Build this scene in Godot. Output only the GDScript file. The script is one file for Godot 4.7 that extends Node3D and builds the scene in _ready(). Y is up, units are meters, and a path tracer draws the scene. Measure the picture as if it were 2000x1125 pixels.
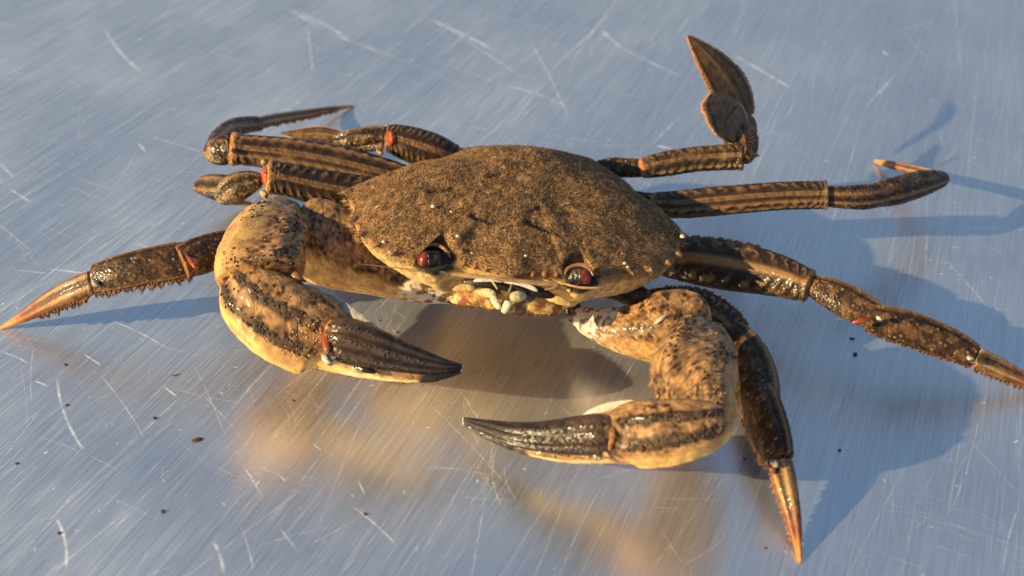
extends Node3D
# A velvet crab on a scratched brushed metal top. Authored in centimetres, built in metres (CM).
const CM := 0.01
const ORIGIN := Vector3(0.12, 0.0, 0.36)          # the ground point under the crab's body
# the carapace's own axes: slightly turned, front raised
const SHELL_AT := Vector3(0.118, 2.6, 0.78)
const SHELL_X := Vector3(0.991, -0.069, 0.112)
const SHELL_Y := Vector3(0.08, 0.992, -0.096)
const SHELL_Z := Vector3(-0.104, 0.105, 0.989)

const TAN := Color(0.34, 0.175, 0.066)
const LIGHT := Color(0.62, 0.37, 0.155)
const YELLOW := Color(0.95, 0.58, 0.16)
const BROWN := Color(0.13, 0.066, 0.028)
const DARK := Color(0.022, 0.014, 0.009)
const RED := Color(0.42, 0.05, 0.025)
const ORANGE := Color(0.58, 0.2, 0.045)
const WHITE := Color(0.74, 0.65, 0.5)
const FINGER := Color(0.024, 0.017, 0.013)

var rng := RandomNumberGenerator.new()
var nz := FastNoiseLite.new()
var cells := FastNoiseLite.new()
var mat := {}
var crab: Node3D


class Geo:
	var v := PackedVector3Array()
	var n := PackedVector3Array()
	var c := PackedColorArray()
	var i := PackedInt32Array()


# ------------------------------------------------------------------ helpers
func noise(p: Vector3, f: float) -> float:
	return nz.get_noise_3dv(p * f)


func cell(p: Vector3, f: float) -> float:
	return cells.get_noise_3dv(p * f)


func shell(x: float, y: float, z: float) -> Vector3:
	return SHELL_AT + SHELL_X * x + SHELL_Y * y + SHELL_Z * z


func grid(g: Geo, rows: Array, cols: Array, mids: Array, wrap: bool) -> void:
	# rows of points become a smooth sheet whose normals point away from mids
	var nr: int = rows.size()
	var nc: int = rows[0].size()
	var base := g.v.size()
	for r in nr:
		var row: PackedVector3Array = rows[r]
		var up: PackedVector3Array = rows[mini(r + 1, nr - 1)]
		var dn: PackedVector3Array = rows[maxi(r - 1, 0)]
		var col: PackedColorArray = cols[r]
		var mid: Vector3 = mids[r]
		for k in nc:
			var a: Vector3
			var b: Vector3
			if wrap:
				a = row[(k + 1) % nc]
				b = row[(k + nc - 1) % nc]
			else:
				a = row[mini(k + 1, nc - 1)]
				b = row[maxi(k - 1, 0)]
			var nn := (a - b).cross(up[k] - dn[k])
			if nn.length_squared() < 1e-16:
				nn = row[k] - mid
			nn = nn.normalized()
			if nn.dot(row[k] - mid) < 0.0:
				nn = -nn
			g.v.append(row[k])
			g.n.append(nn)
			g.c.append(col[k])
	var last := nc if wrap else nc - 1
	for r in nr - 1:
		for k in last:
			var a := base + r * nc + k
			var b := base + r * nc + (k + 1) % nc
			var c := a + nc
			var d := b + nc
			tri(g, a, b, c)
			tri(g, b, d, c)


func tri(g: Geo, a: int, b: int, c: int) -> void:
	var pa := g.v[a]
	var x := (g.v[b] - pa).cross(g.v[c] - pa)
	if x.length_squared() < 1e-18:
		return
	if x.dot(g.n[a] + g.n[b] + g.n[c]) > 0.0:
		g.i.append(a)
		g.i.append(c)
		g.i.append(b)
	else:
		g.i.append(a)
		g.i.append(b)
		g.i.append(c)


func commit(g: Geo, called: String, m: Material, parent: Node, origin := ORIGIN) -> MeshInstance3D:
	var v := PackedVector3Array()
	v.resize(g.v.size())
	for k in g.v.size():
		v[k] = (g.v[k] - origin) * CM
	var arr := []
	arr.resize(Mesh.ARRAY_MAX)
	arr[Mesh.ARRAY_VERTEX] = v
	arr[Mesh.ARRAY_NORMAL] = g.n
	arr[Mesh.ARRAY_COLOR] = g.c
	arr[Mesh.ARRAY_INDEX] = g.i
	var me := ArrayMesh.new()
	me.add_surface_from_arrays(Mesh.PRIMITIVE_TRIANGLES, arr)
	var o := MeshInstance3D.new()
	o.name = called
	o.mesh = me
	o.material_override = m
	parent.add_child(o, true)
	return o


func stuff(o: Node) -> Node:
	o.set_meta("kind", "stuff")
	return o


func part(called: String, parent: Node, label := "") -> Node3D:
	var o := Node3D.new()
	o.name = called
	if label:
		o.set_meta("label", label)
	parent.add_child(o, true)
	return o


func spline(p: Array, t: float) -> Vector4:
	var n := p.size() - 1
	var f := clampf(t, 0.0, 1.0) * n
	var k := mini(int(f), n - 1)
	var u := f - k
	var a: Vector4 = p[maxi(k - 1, 0)]
	var b: Vector4 = p[k]
	var c: Vector4 = p[k + 1]
	var d: Vector4 = p[mini(k + 2, n)]
	return 0.5 * ((2.0 * b) + (c - a) * u + (2.0 * a - 5.0 * b + 4.0 * c - d) * u * u + (3.0 * b - 3.0 * c + d - a) * u * u * u)


func xyz(p: Vector4) -> Vector3:
	return Vector3(p.x, p.y, p.z)


func frame(d: Dictionary, t: float) -> Dictionary:
	# the place, side, up, half width and half thickness of a limb at t along it
	var p := spline(d.p, t)
	var e := 0.02
	var tan := (xyz(spline(d.p, minf(t + e, 1.0))) - xyz(spline(d.p, maxf(t - e, 0.0)))).normalized()
	var up: Vector3 = d.get("up", Vector3(-0.1, 0.74, 0.67))
	var s := tan.cross(up).normalized()
	var u := s.cross(tan).normalized()
	var th: Variant = d.get("th", 0.7)
	var k: float
	if th is Array:
		var ta: Array = th
		var f := t * (ta.size() - 1)
		var q := mini(int(f), ta.size() - 2)
		k = lerpf(ta[q], ta[q + 1], f - q)
	else:
		k = th
	return {"p": xyz(p), "s": s, "u": u, "tan": tan, "w": maxf(p.w, 0.004), "b": maxf(p.w, 0.004) * k}


func outline(d: Dictionary, a: float) -> float:
	# how far the section reaches at angle a, as a share of its ellipse: keels rise, grooves sink
	var r := 1.0
	for q in d.get("keel", []):
		var x := wrapf(a - deg_to_rad(q[0]), -PI, PI) / deg_to_rad(q[1])
		r += q[2] * exp(-x * x)
	return r


func cap(d: Dictionary, t: float) -> float:
	var c0: float = d.get("cap0", 0.08)
	var c1: float = d.get("cap1", 0.08)
	var k := 1.0
	if c0 > 0.0 and t < c0:
		var x := 1.0 - t / c0
		k = minf(k, sqrt(maxf(1.0 - x * x, 0.0)))
	if c1 > 0.0 and t > 1.0 - c1:
		var x := 1.0 - (1.0 - t) / c1
		k = minf(k, sqrt(maxf(1.0 - x * x, 0.0)))
	return k


func on_limb(d: Dictionary, f: Dictionary, t: float, a: float) -> Vector3:
	var q: float = 2.0 / d.get("sq", 2.3)
	var ca := cos(a)
	var sa := sin(a)
	var k := outline(d, a) * cap(d, t)
	return f.p + f.s * (signf(ca) * pow(absf(ca), q) * f.w * k) + f.u * (signf(sa) * pow(absf(sa), q) * f.b * k)


func limb(g: Geo, d: Dictionary) -> void:
	# sweeps a section along the limb; rough() lifts the surface, paint() colours it
	var nl: int = d.get("nl", 80)
	var nr: int = d.get("nr", 56)
	var rough: Callable = d.rough
	var paint: Callable = d.paint
	var rows := []
	var cols := []
	var mids := []
	for r in nl:
		var x := r / float(nl - 1)
		var t := lerpf(x, 0.5 - 0.5 * cos(PI * x), 0.55)
		var f := frame(d, t)
		var row := PackedVector3Array()
		var col := PackedColorArray()
		for k in nr:
			var a := TAU * k / nr
			var p := on_limb(d, f, t, a)
			var out: Vector3 = (p - f.p).normalized()
			var h: float = rough.call(t, a, p)
			p += out * h * minf(1.0, f.b * 6.0)
			row.append(p)
			col.append(paint.call(t, a, p, h))
		rows.append(row)
		cols.append(col)
		mids.append(f.p)
	grid(g, rows, cols, mids, true)


func cone(g: Geo, a: Vector3, b: Vector3, r: float, ca: Color, cb: Color, sides := 5) -> void:
	var t := (b - a).normalized()
	var s := t.cross(Vector3(0.31, 0.2, 0.93)).normalized()
	var u := s.cross(t)
	var base := g.v.size()
	for k in sides:
		var q := TAU * k / sides
		var o := s * cos(q) + u * sin(q)
		g.v.append(a + o * r)
		g.n.append(o)
		g.c.append(ca)
	g.v.append(b)
	g.n.append(t)
	g.c.append(cb)
	for k in sides:
		tri(g, base + k, base + (k + 1) % sides, base + sides)


func bead(g: Geo, p: Vector3, n: Vector3, r: float, c: Color, flat := 0.8) -> void:
	# a small rounded tubercle
	var s := n.cross(Vector3(0.3, 0.5, 0.81)).normalized()
	var u := s.cross(n)
	var base := g.v.size()
	for lat in 3:
		var th := [1.45, 0.95, 0.45][lat] as float
		for k in 7:
			var q := TAU * k / 7 + lat * 0.4
			var o := (s * cos(q) + u * sin(q)) * sin(th) + n * cos(th) * flat
			g.v.append(p + o * r)
			g.n.append(o.normalized())
			g.c.append(c)
	g.v.append(p + n * r * flat)
	g.n.append(n)
	g.c.append(c)
	for lat in 2:
		for k in 7:
			var a := base + lat * 7 + k
			var b := base + lat * 7 + (k + 1) % 7
			tri(g, a, b, a + 7)
			tri(g, b, b + 7, a + 7)
	for k in 7:
		tri(g, base + 14 + k, base + 14 + (k + 1) % 7, base + 21)


func beads(d: Dictionary, spots: Array, parent: Node, called := "granules") -> void:
	# spots: [t from, t to, angle from, angle to, count, radius, colour]
	var g := Geo.new()
	for z in spots:
		for k in int(z[4]):
			var t := rng.randf_range(z[0], z[1])
			var a := deg_to_rad(rng.randf_range(z[2], z[3]))
			var f := frame(d, t)
			var p := on_limb(d, f, t, a)
			var n := (on_limb(d, f, t, a + 0.06) - on_limb(d, f, t, a - 0.06)).cross(f.tan).normalized()
			if n.dot(p - f.p) < 0.0:
				n = -n
			var c: Color = z[6]
			c = c * rng.randf_range(0.6, 1.5)
			bead(g, p - n * z[5] * 0.15, n, z[5] * rng.randf_range(0.6, 1.25), c)
	stuff(commit(g, called, mat.wet, parent))


func fringe(d: Dictionary, t0: float, t1: float, deg: float, length: float, parent: Node, count := 26, dark := 0.0) -> void:
	# stiff hairs along one edge, stuck together in pointed tufts
	var g := Geo.new()
	for k in count:
		var tc := lerpf(t0, t1, (k + rng.randf_range(0.2, 0.8)) / count)
		var l := length * rng.randf_range(0.55, 1.25)
		var f := frame(d, tc)
		var lean := rng.randf_range(-0.25, 0.45)
		var a0 := deg_to_rad(deg)
		var root := on_limb(d, f, tc, a0)
		var out: Vector3 = (root - f.p).normalized()
		var tip: Vector3 = root + (out + f.tan * lean + f.u * rng.randf_range(-0.25, 0.25)).normalized() * l
		var spread := (t1 - t0) / count * 0.75
		var col := ORANGE.lerp(BROWN, rng.randf_range(0.05, 0.5) + dark)
		for h in 20:
			var th := clampf(tc + rng.randf_range(-spread, spread), 0.01, 0.99)
			var fh := frame(d, th)
			var b := on_limb(d, fh, th, a0 + rng.randf_range(-0.3, 0.3))
			var e := tip + Vector3(rng.randfn(), rng.randfn(), rng.randfn()) * 0.018
			e = b.lerp(e, rng.randf_range(0.75, 1.0))
			cone(g, b - out * 0.02, e, 0.017, col * 0.7, col.lerp(LIGHT, 0.35), 3)
	stuff(commit(g, "hair_fringe", mat.hair, parent))


# ------------------------------------------------------------------ looks of the shell
func mottle(p: Vector3, lo: Color, hi: Color) -> Color:
	var a := noise(p, 3.5) * 0.9 + noise(p, 11.0) * 0.7
	var c := lo.lerp(hi, smoothstep(-0.45, 0.5, a))
	return c * (1.0 + noise(p, 34.0) * 0.45)


func rib_wave(d: Dictionary, t: float, off: float, p: Vector3) -> float:
	return sin(t * d.get("rows", 30.0) * 3.0 + off * 5.0 + noise(p, 5.0) * 1.8)


func leg_look(d: Dictionary, ribs: float, wet := 0.0) -> void:
	# ribs: strength of the slanting scale rows of the upper segments; red: share of red at the far joint
	d.rough = func(t: float, a: float, p: Vector3) -> float:
		var h := noise(p, 14.0) * 0.012 + maxf(cell(p, 9.0), -0.9) * 0.006
		if ribs > 0.0:
			var off := absf(wrapf(a - PI / 2.0, -PI, PI))
			var band := exp(-pow((off - 0.75) / 0.42, 2.0)) * smoothstep(0.03, 0.12, t) * smoothstep(0.06, 0.16, 1.0 - t)
			var s := rib_wave(d, t, off, p)
			h += ribs * 0.018 * band * s + 0.022 * exp(-pow(off / 0.13, 2.0)) * ribs
		var lip: float = d.get("lip", 0.0)
		if lip > 0.0:
			h += lip * (exp(-pow((t - 0.93) / 0.025, 2.0)) - 0.7 * exp(-pow((t - 0.86) / 0.02, 2.0)))
		return h
	d.paint = func(t: float, a: float, p: Vector3, h: float) -> Color:
		var c := mottle(p, d.get("lo", BROWN) * 0.4, d.get("hi", TAN) * 0.55)
		if ribs > 0.0:
			var off := absf(wrapf(a - PI / 2.0, -PI, PI))
			var band := exp(-pow((off - 0.74) / 0.3, 2.0))
			var s := rib_wave(d, t, off, p)
			var patch := smoothstep(-0.7, -0.2, noise(p, 1.6) + 0.15)
			c = c.lerp(DARK * 1.2, 0.93 * patch * smoothstep(1.5, 1.1, off) * d.get("darkness", 1.0))
			c = c.lerp(TAN * 0.85, 0.75 * band * smoothstep(0.25, 0.8, s + noise(p, 12.0) * 0.4))
			c = c.lerp(TAN * 1.1, (0.6 + 0.5 * noise(p, 10.0)) * exp(-pow((off - 0.05) / 0.07, 2.0)))
			c = c.lerp(TAN, smoothstep(0.1, 0.03, t) * 0.7)
		else:
			var dots := smoothstep(-0.72, -0.84, cell(p, 8.0))
			c = c.lerp(DARK, 0.75 * smoothstep(0.0, 0.45, noise(p, 2.8) + noise(p, 8.0) * 0.5))
			c = c.lerp(LIGHT * 0.9, 0.7 * dots * smoothstep(-0.2, 0.3, noise(p, 3.3)))  # light dots painted on as glints
		for q in d.get("keel", []):
			var x := absf(wrapf(a - deg_to_rad(q[0]), -PI, PI)) / deg_to_rad(q[1])
			if q[2] > 0.0:
				c = c.lerp(TAN * 1.2, 0.6 * exp(-x * x * 2.0))
			else:
				c = c.lerp(DARK, 0.85 * exp(-x * x))
		var joint: float = d.get("joint", 0.0)
		if joint > 0.0:
			c = c.lerp(d.get("joint_color", TAN * 1.3), joint * smoothstep(0.86, 0.97, t + noise(p, 5.0) * 0.06))
		var start: float = d.get("start", 0.0)
		if start > 0.0:
			c = c.lerp(ORANGE, start * smoothstep(0.12, 0.02, t + noise(p, 5.0) * 0.05))
		return c


func tip_look(d: Dictionary) -> void:
	# a pointed last segment, brown at the root and horn orange at the point
	d.rough = func(_t: float, _a: float, p: Vector3) -> float:
		return noise(p, 14.0) * 0.006
	d.paint = func(t: float, a: float, p: Vector3, _h: float) -> Color:
		var c := mottle(p, BROWN * 0.9, TAN * 0.8)
		for q in d.get("keel", []):
			var x := absf(wrapf(a - deg_to_rad(q[0]), -PI, PI)) / deg_to_rad(q[1])
			c = c.lerp(LIGHT if q[2] > 0.0 else DARK, (0.65 if q[2] > 0.0 else 0.8) * exp(-x * x * 1.5) * smoothstep(1.0, 0.75, t))
		c = c.lerp(RED * 0.7, 0.5 * smoothstep(0.35, 0.7, t + noise(p, 4.0) * 0.2))
		return c.lerp(Color(0.66, 0.27, 0.06), smoothstep(0.72, 0.9, t))


func limb_part(called: String, d: Dictionary, parent: Node, m: String) -> MeshInstance3D:
	var g := Geo.new()
	limb(g, d)
	return commit(g, called, mat[m], parent)


func knuckle(at: Vector3, out: Vector3, r: float, parent: Node) -> void:
	# the soft red skin that shows in an open joint, with its pale hinge knobs
	var d := {"p": [Vector4(at.x, at.y, at.z, r) - v4(out * r * 0.5), Vector4(at.x, at.y, at.z, r), Vector4(at.x, at.y, at.z, r * 0.85) + v4(out * r * 0.35)], "th": 1.0, "nl": 18, "nr": 28, "cap1": 0.4}
	d.rough = func(_t: float, _a: float, p: Vector3) -> float: return noise(p, 12.0) * 0.02
	d.paint = func(_t: float, _a: float, p: Vector3, _h: float) -> Color: return RED.lerp(ORANGE, smoothstep(-0.2, 0.5, noise(p, 7.0)) * 0.6)
	limb_part("joint_skin", d, parent, "wet")


func v4(v: Vector3) -> Vector4:
	return Vector4(v.x, v.y, v.z, 0.0)


func knob(at: Vector3, r: float, c: Color, parent: Node, called := "hinge_knob") -> void:
	var s := Vector3(0.5, 0.3, -0.4) * r
	var d := {"p": [v4(at - s) + Vector4(0, 0, 0, r * 0.6), v4(at) + Vector4(0, 0, 0, r), v4(at + s) + Vector4(0, 0, 0, r * 0.55)], "th": 0.8, "nl": 18, "nr": 24, "cap0": 0.35, "cap1": 0.35}
	d.rough = func(_t: float, _a: float, p: Vector3) -> float: return noise(p, 9.0) * r * 0.35
	d.paint = func(_t: float, _a: float, p: Vector3, _h: float) -> Color: return mottle(p, c * 0.6, c).lerp(BROWN, smoothstep(0.1, 0.5, noise(p, 8.0)))
	limb_part(called, d, parent, "wet")


func spine(a: Vector3, b: Vector3, r: float, parent: Node, ca := TAN, cb := Color(0.5, 0.16, 0.05)) -> void:
	var g := Geo.new()
	cone(g, a, b, r, ca, cb, 10)
	commit(g, "spine", mat.shell, parent)


# ------------------------------------------------------------------ the scene
func _ready() -> void:
	rng.seed = 7
	nz.seed = 11
	nz.frequency = 1.0
	nz.noise_type = FastNoiseLite.TYPE_SIMPLEX_SMOOTH
	nz.fractal_type = FastNoiseLite.FRACTAL_NONE
	cells.seed = 5
	cells.frequency = 1.0
	cells.noise_type = FastNoiseLite.TYPE_CELLULAR
	cells.fractal_type = FastNoiseLite.FRACTAL_NONE
	view_and_light()
	materials()
	metal_top()
	crab = Node3D.new()
	crab.name = "crab"
	crab.position = ORIGIN * CM
	crab.set_meta("label", "brown velvety swimming crab with black-fingered claws and red eyes on the metal")
	crab.set_meta("category", "crab")
	add_child(crab, true)
	carapace()
	face()
	left_claw()
	right_claw()
	legs()
	crumbs()


func view_and_light() -> void:
	var cam := Camera3D.new()
	cam.name = "camera"
	add_child(cam)
	cam.look_at_from_position(Vector3(0, 25.858, 33.096) * CM, Vector3.ZERO, Vector3.UP)
	cam.fov = 19.0076
	cam.near = 0.02
	cam.far = 50.0
	var at := CameraAttributesPhysical.new()
	at.frustum_focal_length = 71.67
	at.frustum_focus_distance = 0.396
	at.frustum_near = 0.02
	at.frustum_far = 50.0
	at.exposure_aperture = 18.0
	cam.attributes = at
	cam.current = true

	var sm := ProceduralSkyMaterial.new()
	sm.sky_top_color = Color(0.362, 0.466, 0.592)
	sm.sky_horizon_color = Color(0.65, 0.69, 0.74)
	sm.sky_curve = 0.22
	sm.sky_energy_multiplier = 1.0
	sm.ground_bottom_color = Color(0.2, 0.2, 0.2)
	sm.ground_horizon_color = Color(0.45, 0.45, 0.45)
	sm.sun_angle_max = 40.0
	sm.sun_curve = 0.1
	var sky := Sky.new()
	sky.sky_material = sm
	var env := Environment.new()
	env.background_mode = Environment.BG_SKY
	env.sky = sky
	env.tonemap_mode = Environment.TONE_MAPPER_LINEAR
	env.tonemap_exposure = 1.32
	env.sdfgi_enabled = true
	env.ssao_enabled = true
	env.ssil_enabled = true
	var we := WorldEnvironment.new()
	we.environment = env
	we.name = "daylight"
	add_child(we)
	var sun := DirectionalLight3D.new()
	sun.name = "sun"
	sun.light_color = Color(1.0, 0.9, 0.69)
	sun.light_energy = 1.6
	sun.light_angular_distance = 0.8
	sun.shadow_enabled = true
	add_child(sun)
	# low sun from the left and a little in front
	var el := deg_to_rad(24.0)
	var az := deg_to_rad(20.0)
	var to_sun := Vector3(-cos(el) * cos(az), sin(el), cos(el) * sin(az))
	sun.look_at_from_position(to_sun, Vector3.ZERO, Vector3.UP)


func grain_texture(freq: float, seed_: int) -> NoiseTexture2D:
	var f := FastNoiseLite.new()
	f.seed = seed_
	f.frequency = freq
	f.fractal_octaves = 3
	var t := NoiseTexture2D.new()
	t.noise = f
	t.width = 256
	t.height = 256
	t.seamless = true
	return t


func materials() -> void:
	var fine := grain_texture(0.06, 3)
	for q in [["shell", 0.5, 0.22], ["wet", 0.4, 0.2], ["finger", 0.3, 0.3]]:
		var m := StandardMaterial3D.new()
		m.resource_name = q[0]
		m.vertex_color_use_as_albedo = true
		m.roughness = q[1]
		m.metallic_specular = 0.32
		m.clearcoat_enabled = true
		m.clearcoat = q[2]
		m.clearcoat_roughness = 0.12
		m.heightmap_enabled = true
		m.heightmap_texture = fine
		m.heightmap_scale = 0.007
		m.uv1_triplanar = true
		m.uv1_scale = Vector3.ONE * 90.0
		mat[q[0]] = m
	var v := StandardMaterial3D.new()
	v.resource_name = "velvet"
	v.vertex_color_use_as_albedo = true
	v.roughness = 0.85
	v.rim_enabled = true
	v.rim = 0.25
	v.rim_tint = 0.8
	mat.velvet = v
	var h := StandardMaterial3D.new()
	h.resource_name = "hair"
	h.vertex_color_use_as_albedo = true
	h.roughness = 0.5
	h.backlight_enabled = true
	h.backlight = Color(0.5, 0.5, 0.5)
	mat.hair = h
	var e := StandardMaterial3D.new()
	e.resource_name = "eye"
	e.vertex_color_use_as_albedo = true
	e.roughness = 0.2
	e.clearcoat_enabled = true
	e.clearcoat = 0.4
	e.clearcoat_roughness = 0.08
	mat.eye = e


# ------------------------------------------------------------------ the metal top
const TILE := 36.0            # centimetres that one texture covers
const PIVOT := Vector2(35.0, -77.0)
const SIDE := 2048

func grain_uv(x: float, z: float) -> Vector2:
	# u runs along the brushing, v across it; the brushing fans out slightly
	var d := Vector2(x, z) - PIVOT
	return Vector2(d.length(), (d.angle() - 1.9) * 85.0) / TILE


func metal_top() -> void:
	var tone := PackedFloat32Array()
	var cut := PackedFloat32Array()
	tone.resize(SIDE * SIDE)
	cut.resize(SIDE * SIDE)
	var streaks := []
	for q in [[24, 2048, 0.45], [40, 1024, 0.2], [64, 2048, 0.5]]:
		var f := FastNoiseLite.new()
		f.seed = q[0]
		f.frequency = q[2]
		f.fractal_octaves = 2
		var im := f.get_seamless_image(q[0], q[1], false, false, 0.1, true)
		im.resize(SIDE, SIDE, Image.INTERPOLATE_CUBIC)
		im.convert(Image.FORMAT_L8)
		streaks.append(im.get_data())
	var cloud := FastNoiseLite.new()
	cloud.seed = 21
	cloud.frequency = 0.012
	cloud.fractal_octaves = 4
	var ci := cloud.get_seamless_image(512, 512, false, false, 0.1, true)
	ci.resize(SIDE, SIDE, Image.INTERPOLATE_CUBIC)
	ci.convert(Image.FORMAT_L8)
	var cd := ci.get_data()
	# scratches: [from, to, bow, width, strength] in centimetres on the top
	var marks := [
		[Vector2(-10.39, 3.411), Vector2(-9.34, 5.718), -0.12, 0.05, 0.75],
		[Vector2(-9.526, 7.762), Vector2(-9.005, 9.267), 0.1, 0.05, 0.7],
		[Vector2(-6.116, 8.492), Vector2(-5.819, 9.309), 0.03, 0.06, 0.7],
		[Vector2(-5.624, 8.057), Vector2(-5.2, 9.309), 0.03, 0.025, 0.6],
		[Vector2(-4.828, 8.057), Vector2(-4.392, 8.706), 0, 0.03, 0.7],
		[Vector2(-9.584, 1.239), Vector2(-8.076, 2.283), 0.05, 0.025, 0.7],
		[Vector2(-8.076, 2.283), Vector2(-7.575, 2.432), 0, 0.02, 0.5],
		[Vector2(-11.87, 2.432), Vector2(-11.184, 2.835), 0.03, 0.03, 0.8],
		[Vector2(-9.452, 3.233), Vector2(-8.098, 5.343), 0.06, 0.02, 0.6],
		[Vector2(-7.009, 3.904), Vector2(-5.971, 5.261), 0, 0.018, 0.55],
		[Vector2(-7.325, 2.926), Vector2(-6.309, 5.261), 0.02, 0.018, 0.5],
		[Vector2(-5.86, 6.151), Vector2(-5.28, 7.162), 0.02, 0.025, 0.8],
		[Vector2(-7.919, 3.641), Vector2(-7.574, 3.991), 0, 0.035, 0.85],
		[Vector2(-10.869, 3.465), Vector2(-10.54, 3.641), 0, 0.04, 0.85],
		[Vector2(-9.943, 2.524), Vector2(-9.52, 2.872), 0, 0.03, 0.85],
		[Vector2(-8.875, 1.814), Vector2(-8.628, 2.059), 0, 0.03, 0.8],
		[Vector2(-4.992, 6.514), Vector2(-4.83, 6.701), 0, 0.04, 0.9],
		[Vector2(-4.344, 5.556), Vector2(-4.148, 5.751), 0, 0.03, 0.7],
		[Vector2(-7.506, 6.231), Vector2(-7.397, 6.778), -0.05, 0.02, 0.6],
		[Vector2(-1.16, 3.817), Vector2(-0.357, 5.751), 0.03, 0.02, 0.75],
		[Vector2(-1.097, 4.078), Vector2(-0.613, 5.751), -0.1, 0.018, 0.6],
		[Vector2(-0.357, 5.751), Vector2(-0.215, 7.464), -0.12, 0.02, 0.7],
		[Vector2(-0.166, 6.151), Vector2(0.162, 7.389), -0.1, 0.016, 0.5],
		[Vector2(-1.84, 4.251), Vector2(0, 7.009), 0.04, 0.018, 0.75],
		[Vector2(-2.151, 3.729), Vector2(-1.495, 4.251), 0, 0.014, 0.5],
		[Vector2(0.979, 4.165), Vector2(1.482, 4.677), -0.05, 0.016, 0.5],
		[Vector2(1.148, 4.336), Vector2(1.278, 4.626), 0, 0.014, 0.5],
		[Vector2(-3.332, 7.464), Vector2(-2.361, 8.563), 0.03, 0.03, 0.6],
		[Vector2(-3.102, 7.688), Vector2(-4.197, 8.563), 0.03, 0.025, 0.45],
		[Vector2(-3.279, 6.701), Vector2(-3.121, 7.086), 0, 0.03, 0.8],
		[Vector2(-12.302, -12.68), Vector2(-10.801, -10.224), -0.1, 0.06, 0.6],
		[Vector2(-6.949, -14.045), Vector2(-5.902, -12.93), 0, 0.09, 0.6],
		[Vector2(-6.445, -13.723), Vector2(-4.912, -12.155), 0.02, 0.07, 0.65],
		[Vector2(-5.552, -12.463), Vector2(-3.785, -11.249), 0.02, 0.06, 0.65],
		[Vector2(-2.419, -13.245), Vector2(-0.608, -11.548), 0.02, 0.08, 0.7],
		[Vector2(-2.18, -13.087), Vector2(0.297, -9.937), 0.0, 0.05, 0.4],
		[Vector2(1.272, -10.513), Vector2(3.151, -13.884), 0, 0.06, 0.5],
		[Vector2(0.462, -12.309), Vector2(1.574, -7.73), 0.05, 0.05, 0.4],
		[Vector2(2.705, -12.618), Vector2(3.27, -11.548), 0, 0.09, 0.6],
		[Vector2(3.27, -11.548), Vector2(4.894, -9.937), 0.0, 0.05, 0.6],
		[Vector2(6.509, -11.249), Vector2(8.066, -9.23), 0, 0.06, 0.6],
		[Vector2(11.001, -11.399), Vector2(11.111, -11.16), 0, 0.09, 0.8],
		[Vector2(9.963, -8.267), Vector2(11.148, -10.08), 0, 0.06, 0.5],
		[Vector2(11.394, -2.542), Vector2(13.065, -2.409), 0, 0.06, 0.7],
		[Vector2(-0.221, -9.511), Vector2(1.588, -8.267), 0.1, 0.05, 0.5],
		[Vector2(3.774, -6.3), Vector2(4.734, -7.863), 0, 0.05, 0.45],
		[Vector2(-6.213, -12.93), Vector2(-5.754, -9.937), 0, 0.06, 0.35],
		[Vector2(11.594, -12.618), Vector2(12.953, -13.245), 0, 0.05, 0.3],
		[Vector2(-13.772, -5.425), Vector2(-13.288, -4.815), 0, 0.06, 0.5],
		[Vector2(-13.219, -4.218), Vector2(-12.551, -3.633), 0, 0.05, 0.6],
		[Vector2(-10.225, -6.427), Vector2(-9.943, -5.997), 0, 0.06, 0.6],
		[Vector2(-10.009, -6.812), Vector2(-8.333, -5.922), 0.02, 0.04, 0.4],
		[Vector2(-13.112, -2.609), Vector2(-12.084, -1.514), 0, 0.04, 0.5],
		[Vector2(-11.54, -0.772), Vector2(-10.086, -0.461), 0.02, 0.05, 0.45],
		[Vector2(-12.291, -0.731), Vector2(-11.369, -0.564), 0, 0.025, 0.7],
		[Vector2(-9.504, -1.838), Vector2(-9.22, -1.686), 0, 0.05, 0.7],
		[Vector2(10.842, -1.088), Vector2(11.461, 0.751), 0, 0.05, 0.35],
		[Vector2(5.841, 2.469), Vector2(7.179, 2.283), 0.06, 0.025, 0.4],
		[Vector2(7.503, 4.078), Vector2(7.8, 5.096), 0, 0.02, 0.3],
		[Vector2(3.984, -6.3), Vector2(4.324, -6.174), 0, 0.07, 0.8]
	]
	for m in marks:
		scratch(cut, m[0], m[1], m[2], m[3] * 0.75, m[4] * 0.8)
	var r := RandomNumberGenerator.new()
	r.seed = 99
	for k in 620:
		var a := Vector2(r.randf_range(-17, 17), r.randf_range(-15, 12))
		var ang := r.randfn(0.45, 0.5) if r.randf() < 0.45 else r.randf_range(-PI, PI)
		if r.randf() < 0.3:
			ang = -r.randfn(1.1, 0.25)
		var l := absf(r.randfn(0.0, 1.3)) + 0.15
		scratch(cut, a, a + Vector2(cos(ang), sin(ang)) * l, r.randfn(0.0, 0.03) * l, r.randf_range(0.009, 0.02), r.randf_range(0.05, 0.36))
	for k in 26:
		# clusters of parallel rubs
		var at := Vector2(r.randf_range(-15, 15), r.randf_range(-13, 10))
		var ang := r.randfn(0.5, 0.35) if r.randf() < 0.6 else r.randfn(-1.2, 0.4)
		var l := r.randf_range(1.0, 4.5)
		var bow := r.randfn(0.0, 0.05) * l
		for q in r.randi_range(3, 9):
			var a := at + Vector2(r.randfn(0.0, 0.5), r.randfn(0.0, 0.3))
			scratch(cut, a, a + Vector2(cos(ang), sin(ang)) * l * r.randf_range(0.4, 1.1), bow * r.randf_range(0.6, 1.2), r.randf_range(0.009, 0.016), r.randf_range(0.06, 0.34))
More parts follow.
